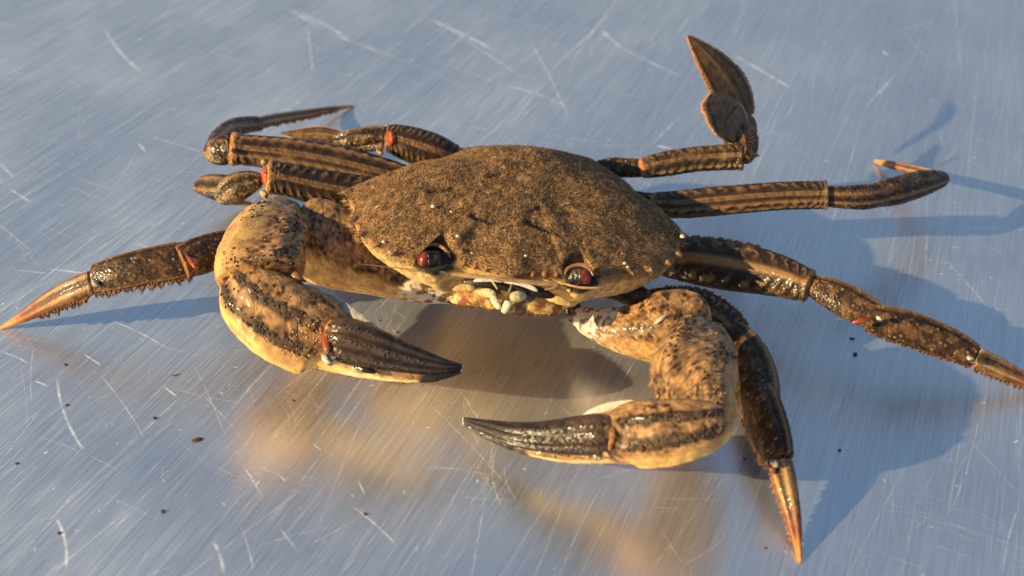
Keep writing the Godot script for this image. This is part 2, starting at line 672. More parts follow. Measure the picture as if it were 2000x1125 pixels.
	for k in 1100:
		# little nicks
		var a := Vector2(r.randf_range(-17, 17), r.randf_range(-15, 12))
		var ang := r.randf_range(-PI, PI)
		scratch(cut, a, a + Vector2(cos(ang), sin(ang)) * r.randf_range(0.02, 0.12), 0.0, r.randf_range(0.01, 0.022), r.randf_range(0.2, 0.9))
	for k in 1000:
		# long faint brushing lines
		var a := Vector2(r.randf_range(-17, 17), r.randf_range(-15, 12))
		var d := (PIVOT - a).normalized().rotated(r.randfn(0.0, 0.12))
		scratch(cut, a, a + d * r.randf_range(0.8, 7.0), r.randfn(0.0, 0.04), r.randf_range(0.009, 0.02), r.randf_range(0.05, 0.1) + 0.4 * pow(r.randf(), 5.0))
	var s0: PackedByteArray = streaks[0]
	var s1: PackedByteArray = streaks[1]
	var s2: PackedByteArray = streaks[2]
	var color := PackedByteArray()
	var orm := PackedByteArray()
	var high := PackedByteArray()
	color.resize(SIDE * SIDE * 3)
	orm.resize(SIDE * SIDE * 3)
	high.resize(SIDE * SIDE)
	for k in SIDE * SIDE:
		var b := (s0[k] * 0.5 + s1[k] * 0.12 + s2[k] * 0.38 - 127.0) / 127.0
		var w := cut[k]
		var c := (cd[k] - 127.0) / 127.0
		var g := clampf(226.0 + b * 32.0 + c * 6.0 + w * 40.0, 0.0, 255.0)
		color[k * 3] = int(g)
		color[k * 3 + 1] = int(g)
		color[k * 3 + 2] = int(g * 0.995)
		orm[k * 3] = 255
		orm[k * 3 + 1] = int(clampf(86.0 + b * 34.0 + c * 14.0 + w * 60.0, 30.0, 200.0))
		orm[k * 3 + 2] = int(clampf(225.0 + b * 14.0 - w * 205.0, 0.0, 255.0))
		high[k] = int(clampf(128.0 + b * 70.0 - w * 40.0, 0.0, 255.0))
	var m := ORMMaterial3D.new()
	m.resource_name = "brushed metal"
	m.albedo_texture = picture(color, Image.FORMAT_RGB8)
	m.orm_texture = picture(orm, Image.FORMAT_RGB8)
	m.heightmap_enabled = true
	m.heightmap_texture = picture(high, Image.FORMAT_L8)
	m.heightmap_scale = 0.0014
	m.anisotropy_enabled = true
	m.anisotropy = 0.55
	# a sheet 12 mm thick, gridded so that the brushing can fan out
	var st := SurfaceTool.new()
	st.begin(Mesh.PRIMITIVE_TRIANGLES)
	var half := 60.0
	var n := 60
	for iz in n + 1:
		for ix in n + 1:
			var x := lerpf(-half, half, ix / float(n))
			var z := lerpf(-half, half, iz / float(n))
			st.set_normal(Vector3.UP)
			st.set_uv(grain_uv(x, z))
			st.add_vertex(Vector3(x, 0, z) * CM)
	for iz in n:
		for ix in n:
			var a := iz * (n + 1) + ix
			for q in [a, a + 1, a + n + 1, a + 1, a + n + 2, a + n + 1]:
				st.add_index(q)
	var base := (n + 1) * (n + 1)
	var corner := [Vector2(-half, -half), Vector2(half, -half), Vector2(half, half), Vector2(-half, half)]
	for k in 4:
		var p: Vector2 = corner[k]
		var q: Vector2 = corner[(k + 1) % 4]
		var mid := (p + q) * 0.5
		for e in [[p, 0.0], [q, 0.0], [q, -1.2], [p, -1.2]]:
			st.set_normal(Vector3(mid.x, 0, mid.y).normalized())
			st.set_uv(Vector2(e[0].x + e[0].y, e[1]) / TILE)
			st.add_vertex(Vector3(e[0].x, e[1], e[0].y) * CM)
		for q2 in [0, 2, 1, 0, 3, 2]:
			st.add_index(base + k * 4 + q2)
	st.generate_tangents()
	var o := MeshInstance3D.new()
	o.name = "metal_surface"
	o.mesh = st.commit()
	o.material_override = m
	o.set_meta("kind", "structure")
	o.set_meta("label", "scratched brushed bluish grey metal top that the crab stands on")
	add_child(o)


func picture(bytes: PackedByteArray, format: Image.Format) -> ImageTexture:
	var im := Image.create_from_data(SIDE, SIDE, false, format, bytes)
	im.generate_mipmaps()
	return ImageTexture.create_from_image(im)


func scratch(cut: PackedFloat32Array, a: Vector2, b: Vector2, bow: float, width: float, strength: float) -> void:
	var side := (b - a).orthogonal().normalized() * bow
	var l := a.distance_to(b)
	var steps := int(l / 0.012) + 2
	var px := SIDE / TILE
	var rad := maxf(width * px, 0.6)
	var reach := int(ceil(rad)) 
	var hash_ := fposmod(a.x * 12.9898 + a.y * 78.233, 10.0)
	for k in steps:
		var t := k / float(steps - 1)
		var p := a.lerp(b, t) + side * 4.0 * t * (1.0 - t)
		var uv := grain_uv(p.x, p.y)
		var cx := uv.x * SIDE
		var cy := uv.y * SIDE
		var fade := minf(1.0, minf(t, 1.0 - t) * 5.0 + 0.25) * (0.65 + 0.55 * noise(Vector3(p.x, hash_, p.y), 2.3) + 0.35 * noise(Vector3(p.x, hash_, p.y), 9.0))
		for dy in range(-reach, reach + 1):
			for dx in range(-reach, reach + 1):
				var ix := int(floor(cx)) + dx
				var iy := int(floor(cy)) + dy
				var q := Vector2(ix + 0.5 - cx, iy + 0.5 - cy).length() / rad
				if q < 1.0:
					var at := posmod(iy, SIDE) * SIDE + posmod(ix, SIDE)
					cut[at] = maxf(cut[at], strength * fade * (1.0 - q * q))


# ------------------------------------------------------------------ carapace
func loop_points(raw: Array, n: int) -> PackedVector2Array:
	# a closed smooth loop through raw, spaced evenly
	var dense := PackedVector2Array()
	var c := raw.size()
	for k in c:
		for s in 16:
			var a: Vector2 = raw[(k + c - 1) % c]
			var b: Vector2 = raw[k]
			var e: Vector2 = raw[(k + 1) % c]
			var f: Vector2 = raw[(k + 2) % c]
			var u := s / 16.0
			dense.append(0.5 * ((2.0 * b) + (e - a) * u + (2.0 * a - 5.0 * b + 4.0 * e - f) * u * u + (3.0 * b - 3.0 * e + f - a) * u * u * u))
	var total := 0.0
	for k in dense.size():
		total += dense[k].distance_to(dense[(k + 1) % dense.size()])
	var out := PackedVector2Array()
	var at := 0
	var gone := 0.0
	for k in n:
		var want := total * k / n
		while true:
			var step := dense[at].distance_to(dense[(at + 1) % dense.size()])
			if gone + step >= want:
				out.append(dense[at].lerp(dense[(at + 1) % dense.size()], (want - gone) / maxf(step, 1e-6)))
				break
			gone += step
			at = (at + 1) % dense.size()
	return out


func hump(x: float, z: float, cx: float, cz: float, rx: float, rz: float) -> float:
	return exp(-pow((x - cx) / rx, 2.0) - pow((z - cz) / rz, 2.0))


func crease(x: float, z: float) -> float:
	# the dark furrows of the gastric and branchial regions
	var best := 0.0
	for q in FURROWS:
		var a: Vector2 = q[0]
		var b: Vector2 = q[1]
		var p := Vector2(x, z)
		var near := Geometry2D.get_closest_point_to_segment(p, a, b)
		var d := p.distance_to(near) + 0.03 * noise(Vector3(x, 0, z), 6.0)
		best = maxf(best, q[3] * exp(-pow(d / q[2], 2.0)))
	return best

const FURROWS := [[Vector2(-1.981, 0.199), Vector2(-1.582, 0.111), 0.10500000000000001, 0.9199999999999999], [Vector2(-0.963, 1.048), Vector2(-0.633, 1.1), 0.07500000000000001, 1], [Vector2(-0.633, 1.1), Vector2(-0.339, 1.146), 0.07500000000000001, 0.9199999999999999], [Vector2(0.286, 1.052), Vector2(0.661, 1.086), 0.07500000000000001, 1], [Vector2(0.661, 1.086), Vector2(1.003, 1.242), 0.07500000000000001, 0.8049999999999999], [Vector2(0.364, 0.711), Vector2(0.527, 0.595), 0.07500000000000001, 0.575], [Vector2(1.104, 1.621), Vector2(1.41, 1.75), 0.15000000000000002, 0.575], [Vector2(-0.773, -0.511), Vector2(-0.548, -0.631), 0.07500000000000001, 0.575], [Vector2(-1.43, 1.883), Vector2(-1.183, 1.985), 0.09, 0.45999999999999996], [Vector2(1.264, 1.924), Vector2(1.482, 1.843), 0.09, 0.69], [Vector2(-1.464, 1.82), Vector2(-1.246, 1.958), 0.07500000000000001, 0.69]]


func dome(x: float, z: float, r: float) -> float:
	var y := lerpf(0.76, 0.64, smoothstep(-1.0, 1.5, z)) * pow(maxf(1.0 - pow(r, 2.4), 0.0), 0.85)
	y += 0.14 * hump(x, z, 0.0, 0.7, 1.0, 0.8) + 0.09 * hump(x, z, 1.9, -0.4, 1.0, 1.1) + 0.09 * hump(x, z, -1.9, -0.4, 1.0, 1.1) + 0.1 * hump(x, z, 0.1, -1.9, 0.7, 0.7)
	y -= 0.03 * hump(x, z, 1.0, -0.5, 0.3, 0.8) + 0.03 * hump(x, z, -1.0, -0.5, 0.3, 0.8) + 0.14 * hump(x, z, -1.5, -2.9, 0.6, 0.4)
	return y * smoothstep(1.0, 0.93, r) + lerpf(0.0, y, 0.6) * (1.0 - smoothstep(1.0, 0.93, r))


var rim_loop: PackedVector2Array
var smooth_loop: PackedVector2Array

func carapace() -> void:
	var raw := [Vector2(0.139, 2.467), Vector2(0.623, 2.202), Vector2(1.141, 2.144), Vector2(1.283, 2.067), Vector2(1.353, 1.788), Vector2(1.582, 1.623), Vector2(1.784, 1.729), Vector2(1.916, 2.004), Vector2(2.367, 1.92), Vector2(2.609, 1.732), Vector2(2.828, 1.789), Vector2(2.988, 1.51), Vector2(3.23, 1.54), Vector2(3.368, 1.175), Vector2(3.609, 1.118), Vector2(3.613, 0.802), Vector2(3.831, 0.681), Vector2(3.705, 0.275), Vector2(3.884, -0.189), Vector2(3.721, -0.578), Vector2(3.291, -1.302), Vector2(2.754, -1.898), Vector2(2.289, -2.532), Vector2(1.779, -3.094), Vector2(1.42, -3.353), Vector2(0.784, -3.49), Vector2(-0.202, -3.482), Vector2(-1.168, -3.397), Vector2(-1.679, -3.18), Vector2(-2.192, -2.285), Vector2(-2.765, -1.925), Vector2(-3.442, -1.203), Vector2(-4.077, -0.306), Vector2(-3.74, 0.274), Vector2(-3.728, 0.919), Vector2(-3.491, 1.119), Vector2(-3.419, 1.519), Vector2(-3.172, 1.596), Vector2(-2.971, 1.888), Vector2(-2.775, 1.953), Vector2(-2.574, 2.195), Vector2(-2.372, 2.169), Vector2(-2.164, 2.252), Vector2(-1.972, 2.162), Vector2(-1.976, 1.828), Vector2(-1.751, 1.548), Vector2(-1.469, 1.661), Vector2(-1.341, 1.922), Vector2(-0.946, 2.137), Vector2(-0.273, 2.327)]
	var full := [Vector2(0.139, 2.467), Vector2(0.623, 2.202), Vector2(1.141, 2.144), Vector2(1.346, 2.29), Vector2(1.473, 2.475), Vector2(1.658, 2.538), Vector2(1.841, 2.41), Vector2(1.973, 2.186), Vector2(2.367, 1.92), Vector2(2.802, 1.708), Vector2(3.192, 1.439), Vector2(3.549, 1.02), Vector2(3.76, 0.607), Vector2(3.799, 0.253), Vector2(3.813, -0.196), Vector2(3.721, -0.578), Vector2(3.291, -1.302), Vector2(2.754, -1.898), Vector2(2.289, -2.532), Vector2(1.779, -3.094), Vector2(1.42, -3.353), Vector2(0.784, -3.49), Vector2(-0.202, -3.482), Vector2(-1.168, -3.397), Vector2(-1.679, -3.18), Vector2(-2.192, -2.285), Vector2(-2.765, -1.925), Vector2(-3.442, -1.203), Vector2(-3.982, -0.255), Vector2(-3.804, 0.315), Vector2(-3.66, 0.902), Vector2(-3.356, 1.48), Vector2(-2.949, 1.815), Vector2(-2.555, 2.102), Vector2(-2.164, 2.252), Vector2(-1.976, 2.361), Vector2(-1.833, 2.48), Vector2(-1.598, 2.533), Vector2(-1.412, 2.402), Vector2(-1.294, 2.264), Vector2(-0.946, 2.137), Vector2(-0.273, 2.327)]
	rim_loop = loop_points(raw, 440)
	smooth_loop = loop_points(full, 440)
	# match the smooth loop to the notched one by nearest direction
	var mid := Vector2(0.0, -0.6)
	var fitted := PackedVector2Array()
	for k in rim_loop.size():
		var dir := (rim_loop[k] - mid).normalized()
		var best := 0.0
		for q in smooth_loop.size():
			var a := smooth_loop[q] - mid
			var b := smooth_loop[(q + 1) % smooth_loop.size()] - mid
			var ca := dir.cross(a)
			var cb := dir.cross(b)
			if ca * cb <= 0.0 and dir.dot(a) > 0.0:
				var hit := a.lerp(b, ca / (ca - cb)) if absf(ca - cb) > 1e-9 else a
				best = maxf(best, hit.length())
		fitted.append(mid + dir * maxf(best, (rim_loop[k] - mid).length() * 0.9))
	smooth_loop = fitted
	var n := rim_loop.size()
	var inside := shell(0.0, -0.5, -0.6)
	var g := Geo.new()
	var rows := []
	var cols := []
	var mids := []
	var nr := 110
	for ri in nr:
		var x0 := ri / float(nr - 1)
		var r := 1.0 - x0
		if ri < 14:
			r = 1.0 - 0.05 * pow(ri / 14.0, 1.3)
		else:
			r = 0.95 * (1.0 - (ri - 14) / float(nr - 15))
		var row := PackedVector3Array()
		var col := PackedColorArray()
		for k in n:
			var o := mid + (smooth_loop[k].lerp(rim_loop[k], smoothstep(lerpf(0.93, 0.7, smoothstep(0.08, 0.3, rim_loop[k].distance_to(smooth_loop[k]))), 1.0, r)) - mid) * r
			var y := dome(o.x, o.y, r)
			var p := shell(o.x, y, o.y)
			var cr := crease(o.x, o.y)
			y += noise(p, 1.1) * 0.03 + noise(p, 2.2) * 0.016 + noise(p, 7.0) * 0.014 + noise(p, 16.0) * 0.008 - cr * 0.1
			var c := mottle(p, Color(0.23, 0.125, 0.05), Color(0.46, 0.25, 0.098))
			c = c.lerp(TAN * 1.25, 0.55 * smoothstep(0.9, 1.0, r) * smoothstep(0.2, 1.4, o.y))
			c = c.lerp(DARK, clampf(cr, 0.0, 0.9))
			row.append(shell(o.x, y, o.y))
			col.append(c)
		rows.append(row)
		cols.append(col)
		mids.append(inside)
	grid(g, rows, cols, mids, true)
	# the turned-down edge and the pale underside
	var levels := [[1.0, 1.0, -0.0, 0.0], [0.995, 0.998, -0.1, 1.0], [0.985, 0.995, -0.22, 1.0], [0.96, 0.985, -0.42, 1.0], [0.92, 0.975, -0.62, 1.0], [0.85, 0.96, -0.88, 1.0], [0.75, 0.93, -1.1, 1.0], [0.6, 0.8, -1.3, 1.0], [0.4, 0.5, -1.42, 1.0], [0.2, 0.2, -1.47, 1.0], [0.0, 0.0, -1.48, 1.0]]
	rows = []
	cols = []
	mids = []
	for li in levels.size() * 4 - 3:
		var la: Array = levels[li / 4]
		var lb: Array = levels[mini(li / 4 + 1, levels.size() - 1)]
		var f := (li % 4) / 4.0
		var row := PackedVector3Array()
		var col := PackedColorArray()
		for k in n:
			var front := smoothstep(1.7, 1.0, absf(smooth_loop[k].x - 0.1)) * smoothstep(0.5, 1.5, smooth_loop[k].y)
			var s: float = lerpf(lerpf(la[0], la[1], front), lerpf(lb[0], lb[1], front), f)
			var y: float = lerpf(la[2], lb[2], f)
			var o := rim_loop[k].lerp(smooth_loop[k], lerpf(la[3], lb[3], f))
			o = mid + (o - mid) * s
			y += dome(rim_loop[k].x, rim_loop[k].y, 1.0) * maxf(0.0, 1.0 + y * 4.0)
			var p := shell(o.x, y, o.y)
			p += SHELL_Y * (noise(p, 6.0) * 0.02 + noise(p, 17.0) * 0.008)
			row.append(p)
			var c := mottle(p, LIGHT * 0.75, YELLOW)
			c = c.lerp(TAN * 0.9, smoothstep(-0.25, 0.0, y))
			c = c.lerp(DARK, smoothstep(0.06, 0.2, rim_loop[k].distance_to(smooth_loop[k])) * smoothstep(-0.3, -0.16, y))  # shade of the eye sockets painted in as dark colour
			col.append(c)
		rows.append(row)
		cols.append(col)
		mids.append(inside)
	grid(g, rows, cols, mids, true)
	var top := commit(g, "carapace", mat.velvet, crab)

	# teeth along both front sides
	for q in [[Vector2(-4.077, -0.306), 0.20], [Vector2(-3.728, 0.919), 0.15], [Vector2(-3.419, 1.519), 0.14], [Vector2(-2.971, 1.888), 0.12], [Vector2(-2.574, 2.195), 0.10], [Vector2(3.884, -0.189), 0.20], [Vector2(3.831, 0.681), 0.15], [Vector2(3.609, 1.118), 0.13], [Vector2(3.23, 1.54), 0.11], [Vector2(2.828, 1.789), 0.09]]:
		var o: Vector2 = q[0]
		var out := (o - mid).normalized()
		var fwd := Vector2(-out.y, out.x)
		if fwd.y < 0.0:
			fwd = -fwd
		var tip := o + (out * 0.8 + fwd * 0.55).normalized() * float(q[1]) * 1.35
		var gt := Geo.new()
		cone(gt, shell(o.x - out.x * 0.1, 0.02, o.y - out.y * 0.1), shell(tip.x, 0.03, tip.y), float(q[1]) * 0.55, TAN * 0.85, BROWN * 0.4, 12)
		commit(gt, "edge_tooth", mat.shell, top)
	for k in 9:
		# small blunt teeth between the eyes
		var x := lerpf(-0.95, 1.1, k / 8.0)
		var z := 2.2 + 0.16 * cos((x - 0.1) * 1.6) - 0.02
		var gt := Geo.new()
		cone(gt, shell(x, -0.02, z - 0.08), shell(x * 1.02, -0.04, z + 0.1), 0.085, TAN, RED * 0.6, 8)
		commit(gt, "front_tooth", mat.shell, top)

	# the pile of short hairs
	var blade := Geo.new()
	cone(blade, Vector3.ZERO, Vector3(0.2, 1.0, 0.1), 0.2, Color.WHITE, Color.WHITE, 3)
	var mm := MultiMesh.new()
	mm.transform_format = MultiMesh.TRANSFORM_3D
	mm.use_colors = true
	var bm := commit(blade, "hair", mat.hair, crab, Vector3.ZERO)
	mm.mesh = bm.mesh
	crab.remove_child(bm)
	bm.free()
	var spots := []
	while spots.size() < 80000:
		var tri_at := rng.randi_range(0, 92000 / 1) * 3
		if tri_at + 2 >= g.i.size():
			continue
		var a := g.i[tri_at]
		var b := g.i[tri_at + 1]
		var c := g.i[tri_at + 2]
		var u := rng.randf()
		var v := rng.randf()
		if u + v > 1.0:
			u = 1.0 - u
			v = 1.0 - v
		# even cover: big triangles are taken more often
		var area := (g.v[b] - g.v[a]).cross(g.v[c] - g.v[a]).length()
		if rng.randf() > area / 0.0016:
			continue
		var p := g.v[a] + (g.v[b] - g.v[a]) * u + (g.v[c] - g.v[a]) * v
		var dark := g.c[a].r
		if dark < 0.085 and rng.randf() < 0.9:
			continue
		spots.append([p, g.n[a], g.c[a]])
	mm.instance_count = spots.size()
	for k in spots.size():
		var nn: Vector3 = spots[k][1]
		var p: Vector3 = spots[k][0]
		var lean := (nn + Vector3(rng.randfn(), rng.randfn(), rng.randfn()) * 0.35 + SHELL_Z * 0.35).normalized()
		var s := lean.cross(Vector3(0.2, 0.3, 0.9)).normalized()
		var clump := 0.5 + 0.5 * cell(p, 6.0)
		var len_ := rng.randf_range(0.035, 0.085) * (0.7 + 0.5 * clump)
		var wide := rng.randf_range(0.034, 0.064)
		var b := Basis(s * wide, lean * len_, s.cross(lean) * wide)
		mm.set_instance_transform(k, Transform3D(b, (p - ORIGIN) * CM - nn * 0.00004))
		var base: Color = spots[k][2]
		var tint := base * rng.randf_range(0.6, 1.6)
		if rng.randf() < 0.12:
			tint = LIGHT * rng.randf_range(0.8, 1.3)
		mm.set_instance_color(k, Color(minf(tint.r, 1), minf(tint.g, 1), minf(tint.b, 1)))
	var pile := MultiMeshInstance3D.new()
	pile.name = "velvet_pile"
	pile.multimesh = mm
	pile.material_override = mat.hair
	top.add_child(pile, true)
	stuff(pile)

	# longer pale bristles along the front edges
	var br := Geo.new()
	for k in n:
		var o := rim_loop[k]
		if o.y < -0.2 or absf(o.x) < 1.0:
			continue
		for q in 4:
			var p := shell(o.x, -0.04 - rng.randf() * 0.12, o.y)
			var out := (o - mid).normalized()
			var d := (SHELL_X * out.x + SHELL_Z * out.y + SHELL_Y * rng.randf_range(-0.9, 0.1) + SHELL_X * rng.randfn() * 0.25).normalized()
			cone(br, p, p + d * rng.randf_range(0.06, 0.2), 0.008, TAN, LIGHT, 3)
	stuff(commit(br, "edge_bristles", mat.hair, top))

	# specks of shell grit caught in the hair
	var sp := Geo.new()
	for q in [[Vector3(-1.78, 3.396, 1.372), 0.06], [Vector3(-1.369, 3.409, 1.589), 0.035], [Vector3(-1.203, 3.277, 2.341), 0.05], [Vector3(-2.859, 3.101, 2.313), 0.05], [Vector3(-2.697, 3.128, 2.73), 0.035], [Vector3(-3.068, 3.186, 1.074), 0.03], [Vector3(2.503, 2.748, 2.64), 0.05], [Vector3(2.57, 2.7, 2.708), 0.04], [Vector3(-0.881, 3.092, 2.72), 0.03], [Vector3(0.304, 3.086, 2.805), 0.04], [Vector3(0.145, 3.242, -0.704), 0.03], [Vector3(-1.672, 3.347, -0.225), 0.02], [Vector3(-2.217, 3.222, 2.054), 0.02], [Vector3(3.917, 2.448, 1.232), 0.07], [Vector3(-1.156, 3.439, 1.312), 0.02], [Vector3(-0.171, 3.338, 2.194), 0.02]]:
		bead(sp, q[0], SHELL_Y, q[1], WHITE, 0.9)
	stuff(commit(sp, "shell_grit", mat.shell, top))


# ------------------------------------------------------------------ eyes and mouth
func plain_limb(called: String, pts: Array, c: Color, parent: Node, m := "shell", th := 0.8, lo := 0.7) -> void:
	var d := {"p": pts, "th": th, "nl": 30, "nr": 28, "cap0": 0.2, "cap1": 0.25}
	d.rough = func(_t: float, _a: float, p: Vector3) -> float: return noise(p, 12.0) * 0.012
	d.paint = func(_t: float, _a: float, p: Vector3, _h: float) -> Color:
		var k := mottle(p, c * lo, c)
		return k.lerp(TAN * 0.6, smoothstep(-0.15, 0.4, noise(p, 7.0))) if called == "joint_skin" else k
	limb_part(called, d, parent, m)


func face() -> void:
	# the eyes in their sockets
	for q in [[Vector3(-1.71, 2.93, 2.729), Vector3(-1.921, 2.97, 2.801)], [Vector3(1.371, 2.8, 3.191), Vector3(1.581, 2.85, 3.256)]]:
		var e := part("eye", crab)
		var a: Vector3 = q[0]
		var b: Vector3 = q[1]
		var stalk := {"p": [Vector4(a.x, a.y, a.z, 0.18) + v4((a - b) * 0.4), Vector4(a.x, a.y, a.z, 0.2), Vector4(b.x, b.y, b.z, 0.2)], "th": 0.9, "nl": 30, "nr": 36}
		stalk.rough = func(_t: float, _a: float, p: Vector3) -> float: return noise(p, 14.0) * 0.015
		stalk.paint = func(_t: float, _a: float, p: Vector3, _h: float) -> Color: return mottle(p, DARK * 0.7, Color(0.1, 0.065, 0.045))
		limb_part("eye_stalk", stalk, e, "wet")
		var ball := {"p": [Vector4(b.x, b.y, b.z, 0.17) - v4((b - a).normalized() * 0.2), Vector4(b.x, b.y, b.z, 0.175), Vector4(b.x, b.y, b.z, 0.17) + v4((b - a).normalized() * 0.16)], "th": 1.0, "nl": 26, "nr": 36, "cap0": 0.5, "cap1": 0.5}
		ball.rough = func(_t: float, _a: float, _p: Vector3) -> float: return 0.0
		ball.paint = func(t: float, _a: float, p: Vector3, _h: float) -> Color: return Color(0.12, 0.012, 0.006).lerp(Color(0.36, 0.05, 0.018), smoothstep(-0.3, 0.5, noise(p, 6.0)) * t)
		limb_part("cornea", ball, e, "eye")
	for q in [[Vector4(-2.078, 2.96, 2.825, 0.028), Vector4(-2.024, 3, 2.483, 0.04), Vector4(-1.769, 3.02, 2.281, 0.046), Vector4(-1.502, 3, 2.426, 0.04), Vector4(-1.36, 2.94, 2.686, 0.028)], [Vector4(1.152, 2.94, 3.318, 0.028), Vector4(1.232, 3.02, 3.165, 0.039), Vector4(1.48, 3.06, 3.088, 0.045), Vector4(1.681, 3.02, 3.165, 0.039), Vector4(1.788, 2.94, 3.355, 0.028)]]:
		plain_limb("socket_rim", q, TAN * 1.2, crab, "shell", 1.0)
	for q in [[Vector4(-2.195, 2.8, 2.876, 0.017), Vector4(-1.75, 2.76, 3.01, 0.025), Vector4(-1.31, 2.76, 2.973, 0.017)], [Vector4(1.074, 2.8, 3.393, 0.017), Vector4(1.45, 2.8, 3.557, 0.027), Vector4(1.899, 2.76, 3.524, 0.022), Vector4(2.312, 2.7, 3.337, 0.011)]]:
		plain_limb("socket_rim", q, LIGHT, crab, "shell", 1.0)
	# the long feeler that lies out to the left, and its stubby fellow
	plain_limb("feeler", [Vector4(-1.444, 2.8, 3.025, 0.028), Vector4(-1.916, 2.85, 3.016, 0.017), Vector4(-2.592, 2.9, 2.989, 0.012), Vector4(-3.354, 3, 2.972, 0.007)], LIGHT * 0.7, crab, "hair", 1.0)
	plain_limb("feeler", [Vector4(1.028, 2.8, 3.466, 0.045), Vector4(0.893, 2.75, 3.529, 0.034), Vector4(0.693, 2.7, 3.519, 0.011)], LIGHT * 0.6, crab, "hair", 1.0)
	# mouth
	plain_limb("mouth_gap_shade", [Vector4(-1.108, 2.6, 3.08, 0.068), Vector4(-0.676, 2.66, 3.213, 0.113), Vector4(0, 2.68, 3.385, 0.112), Vector4(0.559, 2.65, 3.528, 0.123), Vector4(0.951, 2.55, 3.582, 0.078)], DARK, crab, "wet", 0.5)  # solid dark strip standing in for the shade inside the mouth gap
	plain_limb("mouth_ridge", [Vector4(-1.356, 2.72, 2.977, 0.068), Vector4(-0.788, 2.76, 3.121, 0.056), Vector4(-0.112, 2.8, 3.32, 0.067), Vector4(0.56, 2.78, 3.385, 0.056), Vector4(1.064, 2.74, 3.389, 0.067)], LIGHT * 0.65, crab, "wet", 0.6)
	plain_limb("pale_mouth_plate", [Vector4(-0.854, 2.74, 3.261, 0.022), Vector4(-0.695, 2.8, 3.302, 0.045), Vector4(-0.426, 2.82, 3.346, 0.028), Vector4(-0.224, 2.8, 3.375, 0.017)], WHITE * 0.85, crab, "wet", 0.5, 0.9)
	plain_limb("pale_mouth_plate", [Vector4(-0.168, 2.8, 3.375, 0.017), Vector4(0.134, 2.82, 3.473, 0.028), Vector4(0.402, 2.8, 3.557, 0.05), Vector4(0.557, 2.75, 3.637, 0.033)], WHITE * 0.85, crab, "wet", 0.5, 0.9)
	plain_limb("cheek_plate", [Vector4(-1.308, 2.5, 3.264, 0.045), Vector4(-1.093, 2.55, 3.255, 0.09), Vector4(-0.878, 2.56, 3.286, 0.068), Vector4(-0.767, 2.5, 3.264, 0.034)], Color(0.72, 0.45, 0.16), crab, "shell", 0.6)
	plain_limb("cheek_plate", [Vector4(0.696, 2.45, 3.492, 0.034), Vector4(0.896, 2.5, 3.591, 0.078), Vector4(1.12, 2.46, 3.631, 0.09), Vector4(1.321, 2.4, 3.681, 0.045)], Color(0.72, 0.45, 0.16), crab, "shell", 0.6)
	plain_limb("small_feeler", [Vector4(-0.473, 2.7, 3.135, 0.028), Vector4(-0.379, 2.85, 3.53, 0.022), Vector4(-0.311, 2.85, 3.711, 0.016)], Color(0.6, 0.42, 0.2), crab, "wet", 1.0)
	plain_limb("small_feeler", [Vector4(0.022, 2.7, 3.246, 0.028), Vector4(-0.022, 2.85, 3.603, 0.022), Vector4(-0.067, 2.85, 3.783, 0.016)], Color(0.6, 0.42, 0.2), crab, "wet", 1.0)
	for q in [
		[[Vector4(-1.381, 2.25, 3.275, 0.079), Vector4(-1.072, 2.35, 3.347, 0.181), Vector4(-0.676, 2.4, 3.392, 0.225), Vector4(-0.36, 2.4, 3.501, 0.225), Vector4(-0.18, 2.35, 3.546, 0.112)], [Vector4(-0.732, 2.5, 3.355, 0.056), Vector4(-0.537, 2.62, 3.526, 0.101), Vector4(-0.358, 2.6, 3.609, 0.078)], [Vector4(-0.424, 2.6, 3.645, 0.078), Vector4(-0.357, 2.55, 3.762, 0.078), Vector4(-0.267, 2.45, 3.887, 0.056)]],
		[[Vector4(-0.112, 2.35, 3.69, 0.09), Vector4(0.112, 2.4, 3.645, 0.224), Vector4(0.448, 2.4, 3.627, 0.235), Vector4(0.842, 2.3, 3.628, 0.18), Vector4(1.103, 2.2, 3.611, 0.079)], [Vector4(0.314, 2.55, 3.546, 0.056), Vector4(0.134, 2.62, 3.653, 0.123), Vector4(-0.045, 2.6, 3.717, 0.089)], [Vector4(-0.056, 2.6, 3.789, 0.089), Vector4(-0.122, 2.5, 3.878, 0.089), Vector4(-0.189, 2.4, 3.967, 0.067)]]]:
		var jaw := part("mouthpart", crab)
		var d := {"p": q[0], "th": 0.4, "nl": 40, "nr": 40}
		d.rough = func(_t: float, _a: float, p: Vector3) -> float: return noise(p, 9.0) * 0.02
		d.paint = func(_t: float, _a: float, p: Vector3, _h: float) -> Color: return mottle(p, TAN * 0.6, YELLOW * 0.8).lerp(RED, 0.5 * smoothstep(0.3, 0.6, noise(p, 2.7)))
		limb_part("jaw_plate", d, jaw, "shell")
		plain_limb("palp", q[1], Color(0.8, 0.6, 0.3), jaw, "wet", 0.9, 0.75)
		plain_limb("palp", q[2], Color(0.85, 0.72, 0.48), jaw, "wet", 0.9, 0.85)
		fringe(d, 0.1, 0.9, 0.0, 0.05, jaw, 18)


